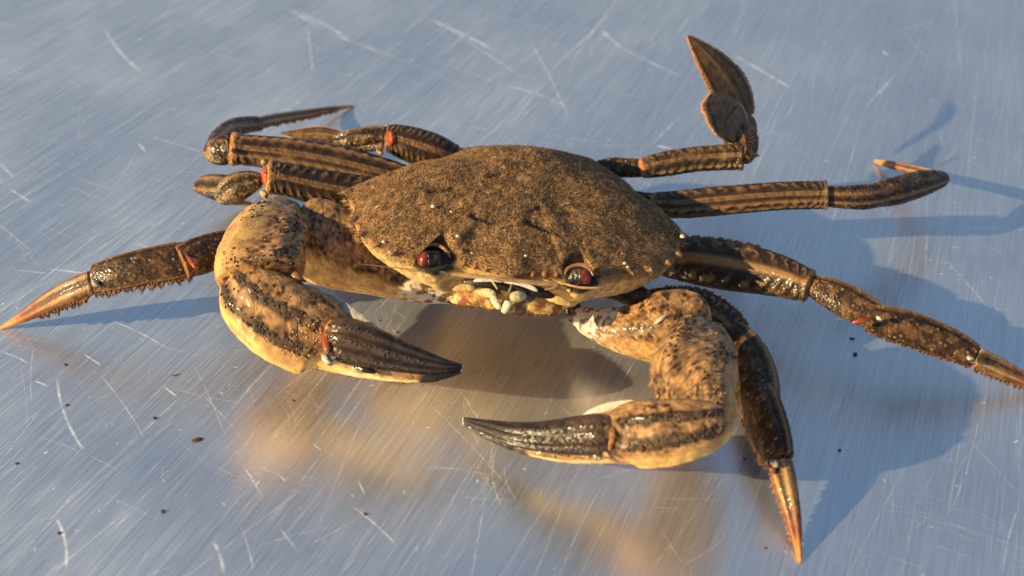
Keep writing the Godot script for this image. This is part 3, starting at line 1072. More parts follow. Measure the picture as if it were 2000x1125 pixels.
# ------------------------------------------------------------------ claws
func claw_look(d: Dictionary, low: float, spots: float) -> void:
	d.up = Vector3(-0.1, 0.47, 0.87)
	# low: the angle of the pale, yellow lower side
	d.rough = func(_t: float, _a: float, p: Vector3) -> float:
		return noise(p, 3.0) * 0.016 + noise(p, 15.0) * 0.007 - cell(p, 10.0) * 0.007
	d.paint = func(t: float, a: float, p: Vector3, _h: float) -> Color:
		var c := mottle(p, TAN * 0.7, TAN * 1.5)
		var below := smoothstep(d.get("edge", 0.1), d.get("edge", 0.1) + 0.4, cos(a - deg_to_rad(low)) + noise(p, 2.5) * 0.12)
		below = maxf(below, smoothstep(-0.2, -0.8, sin(a)))
		var top := 1.0 - below
		var s := noise(p, 1.7) * 0.6 + noise(p, 5.5) * 0.7 + noise(p, 13.0) * 0.35
		c = c.lerp(DARK * 1.8, 0.55 * smoothstep(0.15, 0.42, s + spots - 0.25) * top)
		var dots := smoothstep(-0.5, -0.68, cell(p, 7.5))
		c = c.lerp(DARK * 0.8, 0.95 * dots * smoothstep(-0.12, 0.12, noise(p, 1.7) + noise(p, 4.0) * 0.4 + spots - 0.18) * top)
		for q in d.get("bands", []):
			var x := wrapf(a - deg_to_rad(q[0]), -PI, PI) / deg_to_rad(q[1])
			var along := smoothstep(q[2], q[2] + 0.06, t) * smoothstep(q[3], q[3] - 0.06, t)
			c = c.lerp(DARK * 1.8, 0.8 * along * smoothstep(0.15, 0.6, exp(-x * x) + noise(p, 5.0) * 0.35))
		c = c.lerp(LIGHT.lerp(ORANGE, 0.3).lerp(YELLOW, smoothstep(-0.4, 0.3, noise(p, 2.0) + 0.5 * noise(p, 14.0))), below * d.get("pale", 0.85))
		var end: float = d.get("end", 0.0)
		c = c.lerp(Color(0.85, 0.62, 0.3), end * smoothstep(0.5, 0.62, t) * below)
		c = c.lerp(ORANGE, d.get("start", 0.0) * smoothstep(0.14, 0.03, t + noise(p, 4.0) * 0.08))
		if d.has("black"):
			c = c.lerp(FINGER, smoothstep(d.black, d.black + 0.05, t + noise(p, 3.0) * 0.03))
			c = c.lerp(WHITE, smoothstep(0.985, 0.995, t))
		return c


func finger_look(d: Dictionary) -> void:
	d.up = Vector3(-0.1, 0.5, 0.85)
	d.rough = func(_t: float, _a: float, p: Vector3) -> float:
		return noise(p, 15.0) * 0.008
	d.paint = func(t: float, a: float, p: Vector3, _h: float) -> Color:
		var c := mottle(p, FINGER * 0.8, FINGER * 1.7)
		c = c.lerp(BROWN * 1.2, 0.6 * smoothstep(0.5, 0.15, t + noise(p, 3.0) * 0.15))
		for q in d.get("keel", []):
			var x := absf(wrapf(a - deg_to_rad(q[0]), -PI, PI)) / deg_to_rad(q[1])
			c = c.lerp(Color(0.11, 0.075, 0.05) if q[2] > 0.0 else DARK * 0.5, 0.55 * exp(-x * x * 1.5))
		c = c.lerp(TAN * 1.3, smoothstep(0.1, 0.02, t + noise(p, 4.0) * 0.04))
		return c.lerp(WHITE, smoothstep(0.975, 0.99, t))


func arm_look(d: Dictionary, low: float) -> void:
	# the upper arm: tan scales on dark, with a blotched white root
	claw_look(d, low, 0.27)
	var base: Callable = d.paint
	d.pale = 0.55
	d.paint = func(t: float, a: float, p: Vector3, h: float) -> Color:
		var c: Color = base.call(t, a, p, h)
		var fleck := smoothstep(-0.1, 0.3, noise(p, 9.0))
		c = c.lerp(BROWN * 0.6, 0.35 * fleck)
		var white := smoothstep(0.42, 0.28, t + noise(p, 1.6) * 0.12)
		var blot := smoothstep(0.05, 0.3, noise(p, 4.6) * 0.8 + noise(p, 11.0) * 0.4 + 0.02)
		return c.lerp(WHITE.lerp(Color(0.26, 0.11, 0.045), blot), white * 0.92)


func left_claw() -> void:
	var k := part("claw", crab, "claw on the left, its black fingers pointing right")
	var d := {"p": [Vector4(-1.299, 1.25, 1.974, 0.142), Vector4(-1.712, 1.35, 1.91, 0.26), Vector4(-2.361, 1.5, 1.795, 0.401), Vector4(-3.087, 1.65, 1.389, 0.665), Vector4(-3.939, 1.85, 0.962, 0.955), Vector4(-4.66, 2.05, 0.751, 0.98), Vector4(-5.149, 2.15, 0.564, 0.79)], "th": [0.7, 0.7, 0.7, 0.65, 0.65, 0.62, 0.6], "sq": 1.75, "nl": 130, "nr": 110, "cap0": 0.03, "cap1": 0.1}
	root(Vector4(-1.359, 1.25, 1.936, 0.201), -1.2, -1.1, 0.9, k, "arm_root")
	arm_look(d, 180.0)
	limb_part("upper_arm", d, k, "shell")
	d = {"p": [Vector4(-5.204, 2.5, -0.019, 0.169), Vector4(-5.33, 2.6, 0.535, 0.524), Vector4(-5.474, 2.65, 1.25, 0.82), Vector4(-5.585, 2.6, 1.966, 0.948), Vector4(-5.636, 2.5, 2.502, 0.985), Vector4(-5.624, 2.42, 2.866, 0.911)], "th": [0.75, 0.72, 0.68, 0.66, 0.66, 0.68], "sq": 2.2, "nl": 120, "nr": 120, "cap0": 0.1, "cap1": 0.07, "keel": [[25.0, 14.0, 0.07], [150.0, 14.0, 0.07], [62.0, 12.0, 0.09], [90.0, 14.0, -0.04], [118.0, 12.0, 0.09]]}
	claw_look(d, 10.0, 0.3)
	d.pale = 0.5
	limb_part("wrist", d, k, "shell")
	beads(d, [[0.3, 0.5, 50, 80, 34, 0.035, DARK], [0.35, 0.6, 95, 135, 40, 0.035, DARK], [0.75, 0.95, 40, 130, 60, 0.03, DARK], [0.1, 0.95, 10, 170, 160, 0.018, LIGHT]], k)
	spine(Vector3(-4.788, 2.7, 3.043), Vector3(-4.488, 2.75, 3.31), 0.13, k, TAN, RED * 0.5)
	spine(Vector3(-6.45, 2.5, 2.408), Vector3(-6.59, 2.35, 2.683), 0.13, k)
	# palm and fixed finger in one
	d = {"p": [Vector4(-6.167, 2.35, 2.589, 0.413), Vector4(-5.809, 2.25, 3.166, 0.749), Vector4(-5.249, 2.05, 3.568, 0.903), Vector4(-4.649, 1.8, 3.779, 0.925), Vector4(-4.158, 1.6, 3.874, 0.836), Vector4(-3.698, 1.35, 4.173, 0.406), Vector4(-3.012, 1.4, 4.645, 0.223), Vector4(-2.322, 1.5, 4.982, 0.144), Vector4(-1.651, 1.6, 5.131, 0.105), Vector4(-1.057, 1.68, 5.039, 0.044)], "th": [0.8, 0.75, 0.65, 0.6, 0.6, 0.7, 0.85, 0.9, 0.9, 0.9], "nl": 170, "nr": 120, "cap0": 0.05, "cap1": 0.01, "black": 0.8, "keel": [[75.0, 9.0, 0.06], [92.0, 10.0, -0.04], [110.0, 9.0, 0.06], [20.0, 8.0, 0.05]], "edge": 0.32, "bands": [[75.0, 8.0, 0.03, 0.42], [110.0, 9.0, 0.02, 0.38]]}
	claw_look(d, 0.0, 0.04)
	d.end = 0.8
	limb_part("palm", d, k, "shell")
	beads(d, [[0.06, 0.42, 67, 83, 110, 0.034, DARK * 2.0], [0.04, 0.4, 101, 120, 90, 0.034, DARK * 2.0], [0.1, 0.45, 62, 140, 120, 0.02, TAN], [0.02, 0.12, 60, 140, 40, 0.036, DARK * 2.0], [0.3, 0.46, 58, 110, 60, 0.026, LIGHT]], k)
	fringe(d, 0.05, 0.6, 2.0, 0.04, k, 40, -0.3)
	plain_limb("pale_palm_edge", [Vector4(-4.602, 2.3, 2.935, 0.091), Vector4(-4.07, 2.3, 3.302, 0.136), Vector4(-3.484, 2.15, 3.692, 0.135), Vector4(-3.022, 2, 4.005, 0.09), Vector4(-2.746, 1.9, 4.218, 0.033)], Color(0.6, 0.52, 0.42), k, "wet", 0.5, 0.6)
	# the movable finger
	d = {"p": [Vector4(-3.998, 2.05, 4.346, 0.378), Vector4(-3.627, 2.1, 4.511, 0.498), Vector4(-3.143, 2.06, 4.67, 0.474), Vector4(-2.584, 2, 4.855, 0.385), Vector4(-1.975, 1.92, 5.015, 0.274), Vector4(-1.45, 1.82, 5.05, 0.165), Vector4(-1.057, 1.74, 4.973, 0.055)], "th": 0.75, "nl": 130, "nr": 120, "cap0": 0.06, "cap1": 0.015, "keel": [[60.0, 9.0, 0.05], [78.0, 7.0, -0.06], [95.0, 9.0, 0.05], [113.0, 7.0, -0.06], [130.0, 9.0, 0.05], [40.0, 7.0, -0.06]]}
	finger_look(d)
	limb_part("movable_finger", d, k, "finger")
	beads(d, [[0.08, 0.62, 52, 66, 70, 0.026, FINGER * 2.0], [0.08, 0.7, 88, 102, 75, 0.026, FINGER * 2.0], [0.08, 0.5, 122, 138, 55, 0.028, FINGER * 2.0], [0.08, 0.45, 30, 45, 30, 0.024, FINGER * 2.0]], k)
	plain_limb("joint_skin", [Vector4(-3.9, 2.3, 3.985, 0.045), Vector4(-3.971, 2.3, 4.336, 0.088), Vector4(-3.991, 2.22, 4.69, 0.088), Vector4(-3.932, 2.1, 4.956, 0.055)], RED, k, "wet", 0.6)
	knob(Vector3(-3.783, 2.4, 4.528), 0.13, Color(0.7, 0.48, 0.24), k)
	knob(Vector3(-3.949, 1.95, 4.999), 0.15, WHITE, k)
	plain_limb("finger_tooth", [Vector4(-3.42, 1.7, 4.927, 0.044), Vector4(-3.135, 1.72, 5.051, 0.077), Vector4(-2.911, 1.7, 5.129, 0.033)], FINGER, k, "finger")


func right_claw() -> void:
	var k := part("claw", crab, "claw on the right, its black fingers pointing left")
	var d := {"p": [Vector4(1.386, 1.1, 2.352, 0.164), Vector4(1.659, 1.12, 2.619, 0.304), Vector4(2.032, 1.16, 2.871, 0.418), Vector4(2.481, 1.24, 3.133, 0.542), Vector4(2.983, 1.35, 3.321, 0.688), Vector4(3.486, 1.5, 3.396, 0.869), Vector4(3.936, 1.65, 3.363, 0.753), Vector4(4.28, 1.78, 3.63, 0.498)], "th": [0.7, 0.75, 0.75, 0.75, 0.75, 0.72, 0.7, 0.7], "sq": 1.6, "nl": 130, "nr": 110, "cap0": 0.05, "cap1": 0.08, "keel": [[100.0, 30.0, 0.08]]}
	root(Vector4(1.432, 1.1, 2.39, 0.2), 1.2, -1.1, 0.9, k, "arm_root")
	arm_look(d, 0.0)
	limb_part("upper_arm", d, k, "shell")
	plain_limb("pale_scar", [Vector4(3.124, 2, 3.828, 0.022), Vector4(3.26, 2.06, 3.76, 0.045), Vector4(3.389, 2.1, 3.648, 0.023)], WHITE, k, "shell", 0.6, 0.9)
	d = {"p": [Vector4(4.16, 2, 4.058, 0.38), Vector4(4.041, 2.1, 4.58, 0.662), Vector4(3.89, 2.22, 5.367, 0.834), Vector4(3.824, 2.25, 5.994, 0.897), Vector4(3.899, 2.25, 6.603, 0.717), Vector4(4.046, 2.25, 7.072, 0.563), Vector4(4.146, 2.25, 7.349, 0.435)], "th": [0.9, 0.85, 0.8, 0.78, 0.8, 0.85, 0.9], "sq": 2.2, "nl": 120, "nr": 120, "cap0": 0.1, "cap1": 0.06, "keel": [[25.0, 14.0, 0.07], [150.0, 14.0, 0.07], [62.0, 12.0, 0.09], [90.0, 14.0, -0.04], [118.0, 12.0, 0.09]]}
	claw_look(d, 200.0, 0.32)
	d.pale = 0.25
	d.edge = 0.5
	limb_part("wrist", d, k, "shell")
	beads(d, [[0.2, 0.5, 50, 75, 46, 0.035, DARK], [0.35, 0.7, 110, 150, 60, 0.035, DARK], [0.8, 0.97, 40, 140, 40, 0.034, DARK], [0.1, 0.95, 10, 170, 160, 0.018, LIGHT]], k)
	spine(Vector3(3.032, 2.25, 6.027), Vector3(2.79, 2.2, 6.18), 0.13, k, LIGHT, BROWN)
	for q in [[Vector3(3.069, 2.25, 6.413), Vector3(2.981, 2.2, 6.499)], [Vector3(3.219, 2.25, 6.54), Vector3(3.151, 2.2, 6.642)], [Vector3(3.388, 2.25, 6.682), Vector3(3.33, 2.2, 6.783)]]:
		spine(q[0], q[1], 0.05, k, LIGHT, WHITE)
	spine(Vector3(4.428, 2.2, 7.048), Vector3(4.479, 2.1, 7.247), 0.13, k, BROWN, BROWN)
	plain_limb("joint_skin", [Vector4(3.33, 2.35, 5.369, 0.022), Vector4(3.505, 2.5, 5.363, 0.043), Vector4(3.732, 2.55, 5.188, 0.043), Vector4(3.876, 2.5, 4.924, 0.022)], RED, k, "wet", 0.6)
	# palm and fixed finger in one
	d = {"p": [Vector4(4.363, 2.3, 7.205, 0.312), Vector4(4.013, 2.3, 7.404, 0.496), Vector4(3.519, 2.2, 7.447, 0.621), Vector4(2.968, 2, 7.338, 0.687), Vector4(2.442, 1.7, 7.091, 0.653), Vector4(2.086, 1.3, 6.91, 0.447), Vector4(1.608, 0.95, 6.849, 0.204), Vector4(0.916, 0.8, 6.706, 0.14), Vector4(0.218, 0.68, 6.375, 0.12), Vector4(-0.495, 0.62, 5.928, 0.099), Vector4(-1.065, 0.6, 5.517, 0.044)], "th": [0.8, 0.8, 0.75, 0.7, 0.7, 0.75, 0.85, 0.9, 0.9, 0.9, 0.9], "nl": 170, "nr": 120, "cap0": 0.05, "cap1": 0.01, "black": 0.76, "keel": [[56.0, 9.0, 0.06], [76.0, 10.0, -0.04], [96.0, 9.0, 0.06], [160.0, 8.0, 0.05]], "edge": 0.26, "bands": [[56.0, 11.0, 0.05, 0.42], [96.0, 10.0, 0.05, 0.42]]}
	claw_look(d, 180.0, 0.02)
	d.end = 0.8
	limb_part("palm", d, k, "shell")
	beads(d, [[0.06, 0.4, 47, 66, 120, 0.034, DARK * 2.0], [0.08, 0.4, 87, 106, 120, 0.034, DARK * 2.0], [0.08, 0.44, 30, 108, 120, 0.02, TAN]], k)
	fringe(d, 0.05, 0.6, 180.0, 0.03, k, 40, -0.3)
	plain_limb("pale_palm_edge", [Vector4(2.526, 2.25, 6.666, 0.053), Vector4(2.116, 2.05, 6.585, 0.095), Vector4(1.751, 1.9, 6.576, 0.095), Vector4(1.469, 1.75, 6.553, 0.043)], Color(0.75, 0.62, 0.45), k, "wet", 0.6, 0.8)
	d = {"p": [Vector4(2.053, 1.85, 7.191, 0.314), Vector4(1.804, 1.8, 7.168, 0.43), Vector4(1.321, 1.6, 6.983, 0.391), Vector4(0.695, 1.3, 6.707, 0.331), Vector4(0.054, 1.05, 6.36, 0.26), Vector4(-0.548, 0.82, 5.887, 0.165), Vector4(-1.065, 0.66, 5.468, 0.055)], "th": 0.75, "nl": 130, "nr": 120, "cap0": 0.06, "cap1": 0.015, "keel": [[60.0, 9.0, 0.05], [78.0, 7.0, -0.06], [95.0, 9.0, 0.05], [113.0, 7.0, -0.06], [130.0, 9.0, 0.05], [150.0, 7.0, -0.06]]}
	finger_look(d)
	limb_part("movable_finger", d, k, "finger")
	beads(d, [[0.08, 0.62, 48, 66, 70, 0.03, FINGER * 2.0], [0.08, 0.6, 84, 106, 85, 0.032, FINGER * 2.0], [0.08, 0.55, 120, 140, 55, 0.03, FINGER * 2.0], [0.1, 0.7, 10, 30, 40, 0.024, FINGER * 2.0]], k)
	plain_limb("joint_skin", [Vector4(1.873, 2.05, 6.821, 0.042), Vector4(2.004, 2.1, 7.155, 0.063), Vector4(2.036, 2, 7.444, 0.062), Vector4(1.975, 1.75, 7.601, 0.042)], Color(0.5, 0.2, 0.06), k, "wet", 0.6)
	knob(Vector3(1.921, 1.6, 7.534), 0.11, Color(0.7, 0.42, 0.18), k)
	knob(Vector3(1.744, 1.4, 7.414), 0.1, WHITE, k)
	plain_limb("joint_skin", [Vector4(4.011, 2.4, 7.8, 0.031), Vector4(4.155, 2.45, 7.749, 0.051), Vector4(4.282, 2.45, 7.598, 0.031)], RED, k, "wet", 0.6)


# ------------------------------------------------------------------ legs
const RIDGED := [[52.0, 10.0, 0.07], [70.0, 8.0, -0.07], [95.0, 10.0, 0.05], [128.0, 9.0, -0.06]]

func segment(called: String, pts: Array, parent: Node, ribs: float, extra := {}) -> Dictionary:
	var d := {"p": pts, "th": 0.62, "nl": 110, "nr": 84, "cap0": 0.06, "cap1": 0.06}
	d.merge(extra, true)
	leg_look(d, ribs)
	limb_part(called, d, parent, "wet")
	return d


func root(start: Vector4, x: float, y: float, z: float, parent: Node, called := "leg_root") -> void:
	# the short inner joints that carry a limb to the body's underside
	var b := shell(x, y, z)
	var s := xyz(start)
	var m := b.lerp(s, 0.55) + Vector3(0, 0.08, 0)
	var out := (s - m).normalized() * start.w * 0.8
	var d := {"p": [v4(b) + Vector4(0, 0, 0, start.w * 1.2), v4(m) + Vector4(0, 0, 0, start.w * 1.1), v4(s + out) + Vector4(0, 0, 0, start.w * 0.9)], "th": 0.8, "nl": 40, "nr": 40, "cap0": 0.1, "cap1": 0.12}
	leg_look(d, 0.0)
	limb_part(called, d, parent, "wet")


func point(pts: Array, parent: Node, extra := {}) -> Dictionary:
	var d := {"p": pts, "th": 0.6, "nl": 90, "nr": 64, "cap0": 0.05, "cap1": 0.01, "keel": [[60.0, 14.0, 0.08], [88.0, 9.0, -0.1], [115.0, 13.0, 0.08]]}
	d.merge(extra, true)
	tip_look(d)
	limb_part("pointed_tip", d, parent, "wet")
	return d


func paddle_look(d: Dictionary, veins: bool) -> void:
	# a flat swimming blade: tan rim of fine hair, dark outline inside it, veins
	d.rough = func(_t: float, _a: float, p: Vector3) -> float: return noise(p, 10.0) * 0.008
	d.paint = func(t: float, a: float, p: Vector3, _h: float) -> Color:
		var c := mottle(p, TAN * 0.25, TAN * 0.5)
		var edge := 1.0 - absf(cos(a))
		var inner := exp(-pow((absf(cos(a)) - 0.76) / 0.07, 2.0))
		c = c.lerp(DARK, 0.92 * inner * smoothstep(0.05, 0.2, t) * smoothstep(1.0, 0.85, t))
		if veins:
			c = c.lerp(LIGHT * 0.45, 0.6 * exp(-pow(cos(a) / 0.1, 2.0)))
			c = c.lerp(DARK, 0.6 * exp(-pow((cos(a) - 0.25) / 0.07, 2.0)))
		return c.lerp(ORANGE.lerp(LIGHT, 0.5), smoothstep(0.14, 0.05, edge))


func paddle(called: String, pts: Array, parent: Node, veins: bool, extra := {}) -> Dictionary:
	var d := {"p": pts, "th": 0.13, "sq": 2.0, "nl": 100, "nr": 96, "up": Vector3(0.62, 0.42, 0.66), "cap0": 0.06, "cap1": 0.03}
	d.merge(extra, true)
	paddle_look(d, veins)
	limb_part(called, d, parent, "wet")
	return d


func legs() -> void:
	# left front
	var k := part("walking_leg", crab, "front leg on the left, pointing out past the claw")
	root(Vector4(-3.199, 1.3, -0.185, 0.345), -1.7, -1.0, 0.3, k)
	segment("upper_leg", [Vector4(-3.199, 1.3, -0.185, 0.345), Vector4(-4.323, 1.4, -0.465, 0.42), Vector4(-5.38, 1.6, -0.087, 0.44), Vector4(-6.369, 1.8, 0.655, 0.433)], k, 0.8)
	var d := segment("middle_leg", [Vector4(-6.299, 1.8, 0.735, 0.396), Vector4(-6.78, 1.95, 1.057, 0.428), Vector4(-7.245, 2.05, 1.466, 0.436), Vector4(-7.598, 2.05, 1.7, 0.375)], k, 0.0, {"keel": [[20.0, 12.0, 0.06], [42.0, 8.0, -0.1]], "joint": 0.4, "joint_color": ORANGE})
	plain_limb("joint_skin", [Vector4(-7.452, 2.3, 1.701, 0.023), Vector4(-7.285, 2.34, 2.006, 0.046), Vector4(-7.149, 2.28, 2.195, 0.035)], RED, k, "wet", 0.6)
	d = segment("lower_leg", [Vector4(-7.254, 2.02, 1.426, 0.354), Vector4(-7.708, 2, 1.556, 0.424), Vector4(-8.414, 1.9, 1.639, 0.412), Vector4(-9.139, 1.72, 1.675, 0.389), Vector4(-9.705, 1.5, 1.602, 0.32)], k, 0.0, {"keel": [[18.0, 10.0, 0.06], [36.0, 8.0, -0.1], [160.0, 10.0, 0.03]], "hi": TAN * 0.75})
	fringe(d, 0.12, 1.0, 185.0, 0.2, k, 15)
	knob(Vector3(-9.646, 1.7, 1.687), 0.07, WHITE, k)
	knob(Vector3(-9.556, 1.66, 1.944), 0.1, WHITE, k)
	d = point([Vector4(-9.662, 1.48, 1.654, 0.284), Vector4(-10.23, 1.2, 1.642, 0.285), Vector4(-10.836, 0.83, 1.597, 0.239), Vector4(-11.478, 0.4, 1.579, 0.145), Vector4(-12.116, 0.02, 1.572, 0.036)], k)
	fringe(d, 0.1, 0.62, 185.0, 0.16, k, 11)
	# left second, folded
	k = part("walking_leg", crab, "second leg on the left, folded so that its red joint shows")
	root(Vector4(-3.018, 1.6, -1.578, 0.402), -1.7, -1.0, -0.5, k)
	segment("upper_leg", [Vector4(-3.018, 1.6, -1.578, 0.453), Vector4(-3.886, 1.75, -1.517, 0.476), Vector4(-4.749, 1.95, -1.513, 0.45), Vector4(-5.485, 2.15, -1.53, 0.411), Vector4(-5.97, 2.25, -1.494, 0.41)], k, 1.0, {"rows": 26.0, "lip": 0.014, "joint": 0.9, "joint_color": LIGHT.lerp(ORANGE, 0.4), "lo": BROWN * 0.7, "hi": TAN * 0.7, "cap1": 0.03})
	knuckle(Vector3(-6, 2.27, -1.443), Vector3(-0.9, 0.15, 0.42), 0.2, k)
	knob(Vector3(-6.035, 2.35, -1.924), 0.13, LIGHT, k)
	knob(Vector3(-5.951, 2.2, -0.849), 0.12, LIGHT, k)
	segment("middle_leg", [Vector4(-6.08, 2.15, -1.508, 0.174), Vector4(-6.382, 2.1, -1.493, 0.299), Vector4(-6.765, 1.95, -1.447, 0.374), Vector4(-7.058, 1.75, -1.429, 0.275), Vector4(-7.224, 1.6, -1.425, 0.1)], k, 0.0, {"keel": [[55.0, 14.0, 0.1], [80.0, 9.0, -0.12]], "hi": LIGHT * 0.7})
	segment("lower_leg", [Vector4(-6.831, 1.6, -2.087, 0.203), Vector4(-7.297, 1.4, -2.377, 0.282), Vector4(-7.733, 1.15, -2.74, 0.272), Vector4(-8.027, 0.95, -3.007, 0.169)], k, 0.0, {"keel": [[60.0, 12.0, 0.08], [90.0, 10.0, -0.12], [120.0, 12.0, 0.08]], "lo": BROWN, "hi": TAN * 0.9})
	point([Vector4(-7.975, 0.92, -2.981, 0.156), Vector4(-7.626, 0.55, -3.194, 0.145), Vector4(-7.215, 0.25, -3.346, 0.106), Vector4(-6.769, 0.02, -3.535, 0.04)], k)
	# left third, folded back
	k = part("walking_leg", crab, "third leg on the left, its long tip folded back to the right")
	root(Vector4(-2.429, 1.5, -2.389, 0.332), -1.6, -1.0, -1.2, k)
	segment("upper_leg", [Vector4(-2.429, 1.5, -2.389, 0.332), Vector4(-3.576, 1.75, -2.521, 0.434), Vector4(-4.594, 1.95, -2.634, 0.447), Vector4(-5.61, 2.1, -2.707, 0.434), Vector4(-6.497, 2.2, -2.74, 0.395), Vector4(-7.029, 2.25, -2.756, 0.42)], k, 1.0, {"rows": 34.0, "lip": 0.02, "joint": 0.8, "joint_color": LIGHT.lerp(ORANGE, 0.5), "keel": [[50.0, 10.0, 0.07], [115.0, 10.0, 0.05]], "cap1": 0.03})
	segment("knee", [Vector4(-6.984, 2.22, -2.779, 0.344), Vector4(-7.242, 2.18, -2.77, 0.37), Vector4(-7.506, 2.08, -2.852, 0.281), Vector4(-7.641, 2, -2.927, 0.115)], k, 0.0, {"hi": LIGHT, "lo": BROWN, "th": 0.9})
	knob(Vector3(-7.09, 2.5, -2.354), 0.1, WHITE, k)
	segment("middle_leg", [Vector4(-7.483, 2, -3.09, 0.231), Vector4(-7.425, 1.85, -3.885, 0.288), Vector4(-7.24, 1.65, -4.631, 0.279), Vector4(-6.933, 1.4, -5.194, 0.242), Vector4(-6.656, 1.2, -5.557, 0.204)], k, 0.0, {"keel": [[60.0, 14.0, 0.06], [95.0, 10.0, -0.1]]})
	d = point([Vector4(-6.778, 1.25, -5.479, 0.176), Vector4(-6.283, 0.9, -6.283, 0.166), Vector4(-5.634, 0.5, -7.15, 0.134), Vector4(-5.008, 0.2, -7.867, 0.086), Vector4(-4.478, 0.02, -8.316, 0.029)], k)
	fringe(d, 0.05, 0.8, 0.0, 0.07, k, 18)
	# left swimming leg
	k = part("swimming_leg", crab, "paddle-ended hind leg on the left, folded alongside")
	root(Vector4(-1.356, 1.7, -3.077, 0.336), -1.2, -0.8, -2.2, k)
	segment("upper_leg", [Vector4(-1.356, 1.7, -3.077, 0.336), Vector4(-1.928, 1.95, -3.026, 0.463), Vector4(-2.467, 2.1, -3.124, 0.463), Vector4(-2.931, 2.2, -3.228, 0.398), Vector4(-3.139, 2.2, -3.275, 0.347)], k, 0.25, {"hi": TAN * 0.75, "lo": BROWN * 0.8, "joint": 0.5, "cap1": 0.04})
	knuckle(Vector3(-3.073, 2.3, -3.098), Vector3(-0.85, 0.3, 0.43), 0.2, k)
	knob(Vector3(-3.136, 2.35, -3.564), 0.08, WHITE, k)
	knob(Vector3(-3.284, 2.2, -2.694), 0.1, LIGHT, k)
	segment("middle_leg", [Vector4(-3.145, 2.25, -3.41, 0.219), Vector4(-3.676, 2.2, -3.417, 0.232), Vector4(-4.136, 2.1, -3.453, 0.207), Vector4(-4.541, 1.95, -3.541, 0.117)], k, 0.0, {"keel": [[75.0, 16.0, -0.14], [40.0, 14.0, 0.1]], "hi": LIGHT * 0.8})
	segment("lower_leg", [Vector4(-3.217, 2.05, -3.177, 0.129), Vector4(-3.883, 1.9, -3.382, 0.142), Vector4(-4.554, 1.8, -3.581, 0.143), Vector4(-5.244, 1.7, -3.924, 0.092)], k, 0.6, {"hi": TAN, "rows": 40.0})
	paddle("paddle", [Vector4(-4.313, 2, -3.654, 0.169), Vector4(-4.839, 1.9, -3.952, 0.222), Vector4(-5.396, 1.75, -4.184, 0.184), Vector4(-5.991, 1.6, -4.464, 0.027)], k, true, {"up": Vector3(0.35, 0.75, 0.55)})

	# right swimming leg, its paddle raised
	k = part("swimming_leg", crab, "paddle-ended hind leg on the right, paddle raised")
	root(Vector4(1.93, 1.5, -2.73, 0.257), 1.2, -0.8, -2.2, k)
	segment("leg_root", [Vector4(1.93, 1.5, -2.73, 0.257), Vector4(2.437, 1.7, -2.709, 0.256), Vector4(3.001, 1.8, -2.56, 0.243), Vector4(3.339, 1.85, -2.486, 0.229)], k, 0.0, {"hi": TAN * 0.7, "joint": 0.9, "joint_color": RED * 0.4})
	segment("upper_leg", [Vector4(3.154, 1.88, -2.396, 0.254), Vector4(3.82, 1.95, -2.52, 0.318), Vector4(4.592, 2, -2.651, 0.319), Vector4(5.355, 2.05, -2.667, 0.331), Vector4(5.784, 2.08, -2.645, 0.344)], k, 1.0, {"rows": 26.0, "lip": 0.014, "keel": [[40.0, 10.0, 0.07], [65.0, 9.0, 0.0]], "hi": LIGHT * 0.8, "start": 0.7, "darkness": 0.75})
	segment("middle_leg", [Vector4(5.7, 2.05, -2.553, 0.229), Vector4(5.773, 2.12, -2.815, 0.345), Vector4(5.756, 2.18, -3.189, 0.437), Vector4(5.688, 2.22, -3.552, 0.362)], k, 0.2, {"hi": TAN * 0.8, "th": 0.7})
	spine(Vector3(5.866, 2.2, -2.556), Vector3(6.166, 2.15, -2.586), 0.14, k, BROWN, TAN)
	paddle("paddle_lobe", [Vector4(5.933, 2.15, -3.141, 0.116), Vector4(6.039, 2.22, -3.457, 0.194), Vector4(6.011, 2.35, -3.779, 0.259), Vector4(5.864, 2.5, -3.976, 0.117)], k, false)
	d = paddle("paddle_plate", [Vector4(5.408, 2.4, -2.828, 0.433), Vector4(5.386, 2.55, -3.11, 0.74), Vector4(5.353, 2.74, -3.451, 0.794), Vector4(5.24, 2.94, -3.757, 0.642), Vector4(5.1, 3.1, -4.033, 0.309)], k, false, {"cap1": 0.3})
	fringe(d, 0.05, 0.95, 180.0, 0.035, k, 80, -0.2)
	plain_limb("plate_groove", [Vector4(5.606, 3.08, -3.436, 0.038), Vector4(5.388, 2.98, -3.214, 0.044), Vector4(5.222, 2.84, -2.963, 0.038)], DARK * 1.5, k, "wet", 0.4)
	d = paddle("paddle", [Vector4(5.991, 2.1, -4.365, 0.263), Vector4(5.862, 2.34, -4.573, 0.499), Vector4(5.645, 2.68, -4.768, 0.604), Vector4(5.375, 3.02, -4.961, 0.577), Vector4(5.063, 3.34, -5.237, 0.433), Vector4(4.759, 3.57, -5.541, 0.223), Vector4(4.52, 3.72, -5.803, 0.026)], k, true)
	fringe(d, 0.05, 0.97, 0.0, 0.035, k, 90, -0.2)
	fringe(d, 0.05, 0.97, 180.0, 0.035, k, 90, -0.2)
	# right fourth
	k = part("walking_leg", crab, "rear leg on the right, its orange tip bent back")
	root(Vector4(2.853, 1.4, -1.864, 0.216), 1.6, -0.95, -1.2, k)
	segment("leg_root", [Vector4(2.853, 1.4, -1.864, 0.203), Vector4(3.248, 1.5, -1.546, 0.227), Vector4(3.628, 1.6, -1.295, 0.275)], k, 0.0, {"lo": DARK, "hi": BROWN})
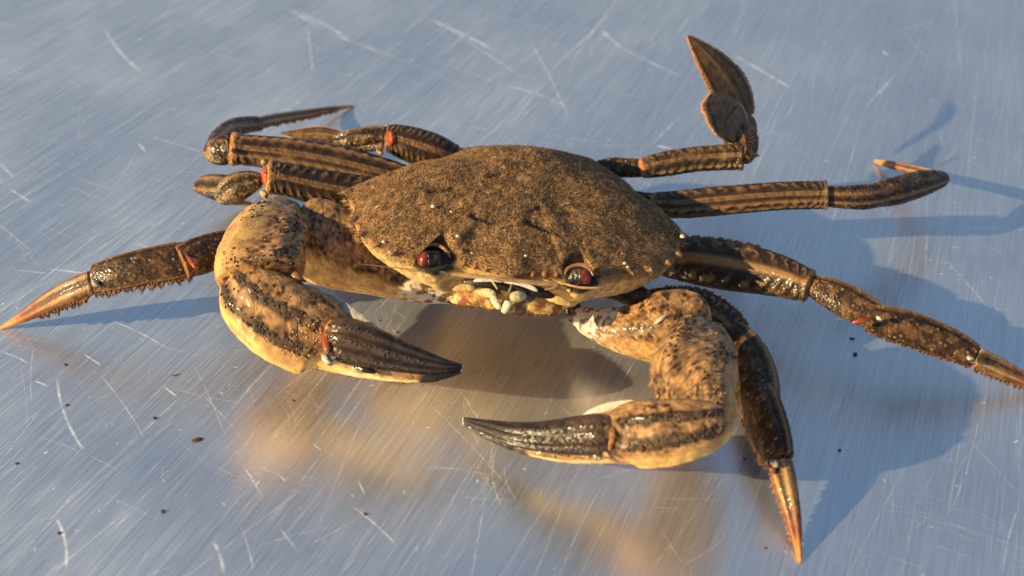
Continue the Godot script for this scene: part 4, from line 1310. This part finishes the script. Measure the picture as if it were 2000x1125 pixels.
	segment("upper_leg", [Vector4(3.353, 1.6, -1.295, 0.275), Vector4(4.101, 1.75, -1.061, 0.348), Vector4(5.204, 1.9, -1.02, 0.359), Vector4(6.437, 2, -1.049, 0.347), Vector4(7.295, 2.05, -1.021, 0.346), Vector4(7.616, 2.05, -1.021, 0.359)], k, 1.0, {"rows": 36.0, "lip": 0.014, "joint": 0.5, "joint_color": LIGHT.lerp(TAN, 0.5), "keel": [[60.0, 10.0, 0.06], [28.0, 9.0, 0.04]], "darkness": 0.9, "cap1": 0.03})
	segment("middle_leg", [Vector4(7.527, 2, -1.049, 0.248), Vector4(8.04, 2, -1.006, 0.284), Vector4(8.629, 1.92, -1.142, 0.31), Vector4(9.289, 1.8, -1.489, 0.25)], k, 0.0, {"keel": RIDGED, "hi": TAN * 0.8})
	segment("lower_leg", [Vector4(8.644, 1.88, -1.2, 0.274), Vector4(9.342, 1.78, -1.561, 0.351), Vector4(10.174, 1.6, -2.176, 0.331), Vector4(10.759, 1.46, -2.583, 0.218), Vector4(10.966, 1.4, -2.739, 0.103)], k, 0.0, {"keel": [[55.0, 10.0, 0.06], [75.0, 8.0, -0.08], [30.0, 8.0, -0.08]], "hi": TAN * 0.85})
	point([Vector4(10.901, 1.38, -2.723, 0.155), Vector4(10.622, 1.05, -3.438, 0.144), Vector4(10.299, 0.65, -4.241, 0.134), Vector4(10.034, 0.32, -4.924, 0.109), Vector4(9.756, 0.05, -5.498, 0.041)], k)
	# right third
	k = part("walking_leg", crab, "long middle leg on the right, stretched out past the picture edge")
	root(Vector4(3.491, 1.1, 0.204, 0.404), 1.7, -1.0, -0.4, k)
	d = segment("upper_leg", [Vector4(3.491, 1.1, 0.204, 0.417), Vector4(4.26, 1.2, 0.458, 0.56), Vector4(5.185, 1.32, 0.857, 0.591), Vector4(6.079, 1.45, 1.343, 0.513), Vector4(6.615, 1.52, 1.744, 0.425), Vector4(6.895, 1.54, 1.923, 0.365)], k, 1.2, {"rows": 24.0, "lip": 0.014, "joint": 0.4, "lo": BROWN * 0.8, "hi": TAN * 0.75, "keel": [[90.0, 12.0, 0.04]]})  # darker colours partly stand for the carapace's shade on this segment
	fringe(d, 0.1, 0.5, 180.0, 0.07, k, 16, 0.2)
	d = segment("middle_leg", [Vector4(6.859, 1.54, 1.847, 0.236), Vector4(7.241, 1.54, 2.133, 0.34), Vector4(7.685, 1.5, 2.478, 0.384), Vector4(8.113, 1.42, 2.768, 0.336), Vector4(8.417, 1.38, 2.921, 0.231)], k, 0.0, {"keel": [[155.0, 12.0, 0.07], [135.0, 9.0, -0.12]], "start": 0.3})
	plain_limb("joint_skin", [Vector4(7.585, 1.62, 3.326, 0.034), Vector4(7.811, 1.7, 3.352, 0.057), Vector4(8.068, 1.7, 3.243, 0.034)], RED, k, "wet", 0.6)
	knob(Vector3(8.188, 1.7, 3.28), 0.07, WHITE, k)
	d = segment("lower_leg", [Vector4(7.962, 1.42, 2.842, 0.278), Vector4(8.548, 1.34, 3, 0.381), Vector4(9.236, 1.18, 3.151, 0.393), Vector4(9.921, 0.98, 3.344, 0.358), Vector4(10.463, 0.8, 3.541, 0.265)], k, 0.0, {"keel": [[150.0, 10.0, 0.07], [128.0, 9.0, -0.12], [168.0, 7.0, -0.06]], "hi": TAN * 0.9})
	fringe(d, 0.05, 0.98, 0.0, 0.05, k, 26)
	knob(Vector3(10.224, 1, 3.865), 0.1, WHITE, k)
	d = point([Vector4(10.412, 0.84, 3.588, 0.242), Vector4(10.901, 0.6, 3.644, 0.242), Vector4(11.442, 0.36, 3.737, 0.185), Vector4(11.98, 0.14, 3.836, 0.104), Vector4(12.392, 0, 4.009, 0.023)], k, {"keel": [[140.0, 14.0, 0.08], [105.0, 10.0, -0.1], [70.0, 13.0, 0.07]]})
	fringe(d, 0.03, 0.7, 0.0, 0.1, k, 14)
	# right front, behind the claw, whose shade is partly put into its darker colours
	k = part("walking_leg", crab, "front leg on the right, reaching down behind the claw")
	root(Vector4(3.103, 1.1, 1.937, 0.284), 1.7, -1.05, 0.4, k)
	d = segment("upper_leg", [Vector4(3.103, 1.1, 1.937, 0.284), Vector4(3.677, 1.08, 1.874, 0.332), Vector4(4.285, 1.05, 2.007, 0.391), Vector4(4.789, 1, 2.471, 0.399), Vector4(5.083, 0.98, 3.054, 0.371)], k, 0.6, {"lo": BROWN * 0.6, "hi": TAN * 0.55})
	fringe(d, 0.2, 0.95, 180.0, 0.05, k, 24, 0.2)
	segment("middle_leg", [Vector4(4.946, 0.98, 2.908, 0.372), Vector4(5.2, 0.92, 3.523, 0.506), Vector4(5.352, 0.86, 4.278, 0.544), Vector4(5.396, 0.84, 5.104, 0.491), Vector4(5.419, 0.84, 5.485, 0.354)], k, 0.0, {"up": Vector3(-0.4, 0.55, 0.74), "keel": [[160.0, 12.0, 0.06], [140.0, 9.0, -0.1]], "lo": BROWN * 0.6, "hi": TAN * 0.6})
	d = segment("lower_leg", [Vector4(5.349, 0.88, 4.898, 0.425), Vector4(5.437, 0.9, 5.666, 0.473), Vector4(5.531, 0.9, 6.357, 0.423), Vector4(5.607, 0.86, 7.001, 0.321)], k, 0.0, {"up": Vector3(-0.4, 0.55, 0.74), "keel": [[158.0, 10.0, 0.06], [138.0, 8.0, -0.12], [175.0, 8.0, -0.08]], "lo": BROWN * 0.7, "hi": TAN * 0.65})
	fringe(d, 0.0, 1.0, 0.0, 0.12, k, 22)
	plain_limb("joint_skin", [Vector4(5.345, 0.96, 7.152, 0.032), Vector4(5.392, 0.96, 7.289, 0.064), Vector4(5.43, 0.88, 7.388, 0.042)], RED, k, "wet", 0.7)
	knob(Vector3(5.431, 1.1, 7.298), 0.1, WHITE, k)
	d = point([Vector4(5.607, 0.86, 7.001, 0.257), Vector4(5.679, 0.7, 7.491, 0.234), Vector4(5.768, 0.45, 7.984, 0.179), Vector4(5.821, 0.22, 8.487, 0.115), Vector4(5.841, 0.01, 9.054, 0.031)], k, {"th": 0.75, "up": Vector3(-0.4, 0.55, 0.74)})
	fringe(d, 0.08, 0.8, 0.0, 0.09, k, 20)


# ------------------------------------------------------------------ bits on the metal
func crumbs() -> void:
	var m := StandardMaterial3D.new()
	m.resource_name = "dirt"
	m.albedo_color = Color(0.09, 0.05, 0.03).linear_to_srgb()
	m.roughness = 0.7
	var list := [
		[Vector3(-6.905, 0, 5.425), 0.13, 0.05, -20, "tadpole-shaped dark crumb, largest on the metal left of the claw fingers"],
		[Vector3(-7.951, 0, 4.727), 0.05, 0.045, 10, "round dark crumb up and left of the tadpole-shaped one"],
		[Vector3(-7.307, 0, 7.614), 0.05, 0.05, 70, "dark brown crumb nearest the bottom edge at lower left"],
		[Vector3(-9.989, 0, 4.285), 0.05, 0.03, -20, "small dark crumb on the long pale smear at far left"],
		[Vector3(-10.689, 0, 6.167), 0.05, 0.03, -30, "dark crumb by the left edge, low down"],
		[Vector3(-9.354, 0, 8.232), 0.05, 0.035, 0, "dark crumb on the curved pale scratch at bottom left"],
		[Vector3(-10.309, 0, 2.89), 0.05, 0.035, -25, "pale brown crumb below the left leg tip"],
		[Vector3(-7.712, 0, 3.251), 0.11, 0.015, -15, "thin dark sliver below the left claw"],
		[Vector3(7.997, 0, 1.946), 0.07, 0.03, 15, "upper of the two dark crumbs below the stretched right leg"],
		[Vector3(7.978, 0, 2.524), 0.06, 0.05, -30, "lower of the two dark crumbs below the stretched right leg"],
		[Vector3(7.137, 0, 5.751), 0.04, 0.03, 20, "tiny dark crumb in the shadow right of the front right leg"],
		[Vector3(-4.924, 0, 4.13), 0.03, 0.03, 0, "tiny dark crumb under the left claw fingers"],
		[Vector3(-3.148, 0, 1.278), 0.03, 0.03, 0, "tiny dark crumb in the shade beside the left claw"],
		[Vector3(-2.71, 0, 1.719), 0.03, 0.03, 40, "tiny dark crumb just above the left black finger"],
		[Vector3(9.972, 0, 2.561), 0.12, 0.012, -15, "hair-thin dark sliver under the stretched right leg"],
		[Vector3(5.045, 0, 6.024), 0.05, 0.03, 10, "small dark crumb left of the front right leg"],
		[Vector3(5.183, 0, 8.649), 0.05, 0.025, 20, "small dark crumb left of the right leg tip"],
		[Vector3(-3.07, 0, 7.688), 0.05, 0.04, 60, "dark crumb where two scratches meet at the bottom"]
	]
	for q in list:
		var at: Vector3 = q[0]
		var l: float = q[1]
		var w: float = q[2]
		var ang: float = deg_to_rad(q[3])
		var g := Geo.new()
		var dir := Vector3(cos(ang), 0, sin(ang)) * l
		var d := {"p": [v4(-dir) + Vector4(0, w * 0.5, 0, w * 0.4), Vector4(0, w * 0.55, 0, w), v4(dir * 0.5) + Vector4(0, w * 0.5, 0, w * 0.8), v4(dir) + Vector4(0, w * 0.4, 0, w * 0.3)], "th": 0.6, "up": Vector3.UP, "nl": 12, "nr": 10, "cap0": 0.2, "cap1": 0.2}
		d.rough = func(_t: float, _a: float, p: Vector3) -> float: return noise(p + at, 30.0) * w * 0.5
		d.paint = func(_t: float, _a: float, _p: Vector3, _h: float) -> Color: return Color.WHITE
		limb(g, d)
		var o := commit(g, "dirt_crumb", m, self, Vector3.ZERO)
		o.position = Vector3(at.x, 0, at.z) * CM
		o.set_meta("label", q[4])
		o.set_meta("category", "crumb")
		o.set_meta("group", "dark crumbs of dirt lying on the metal")
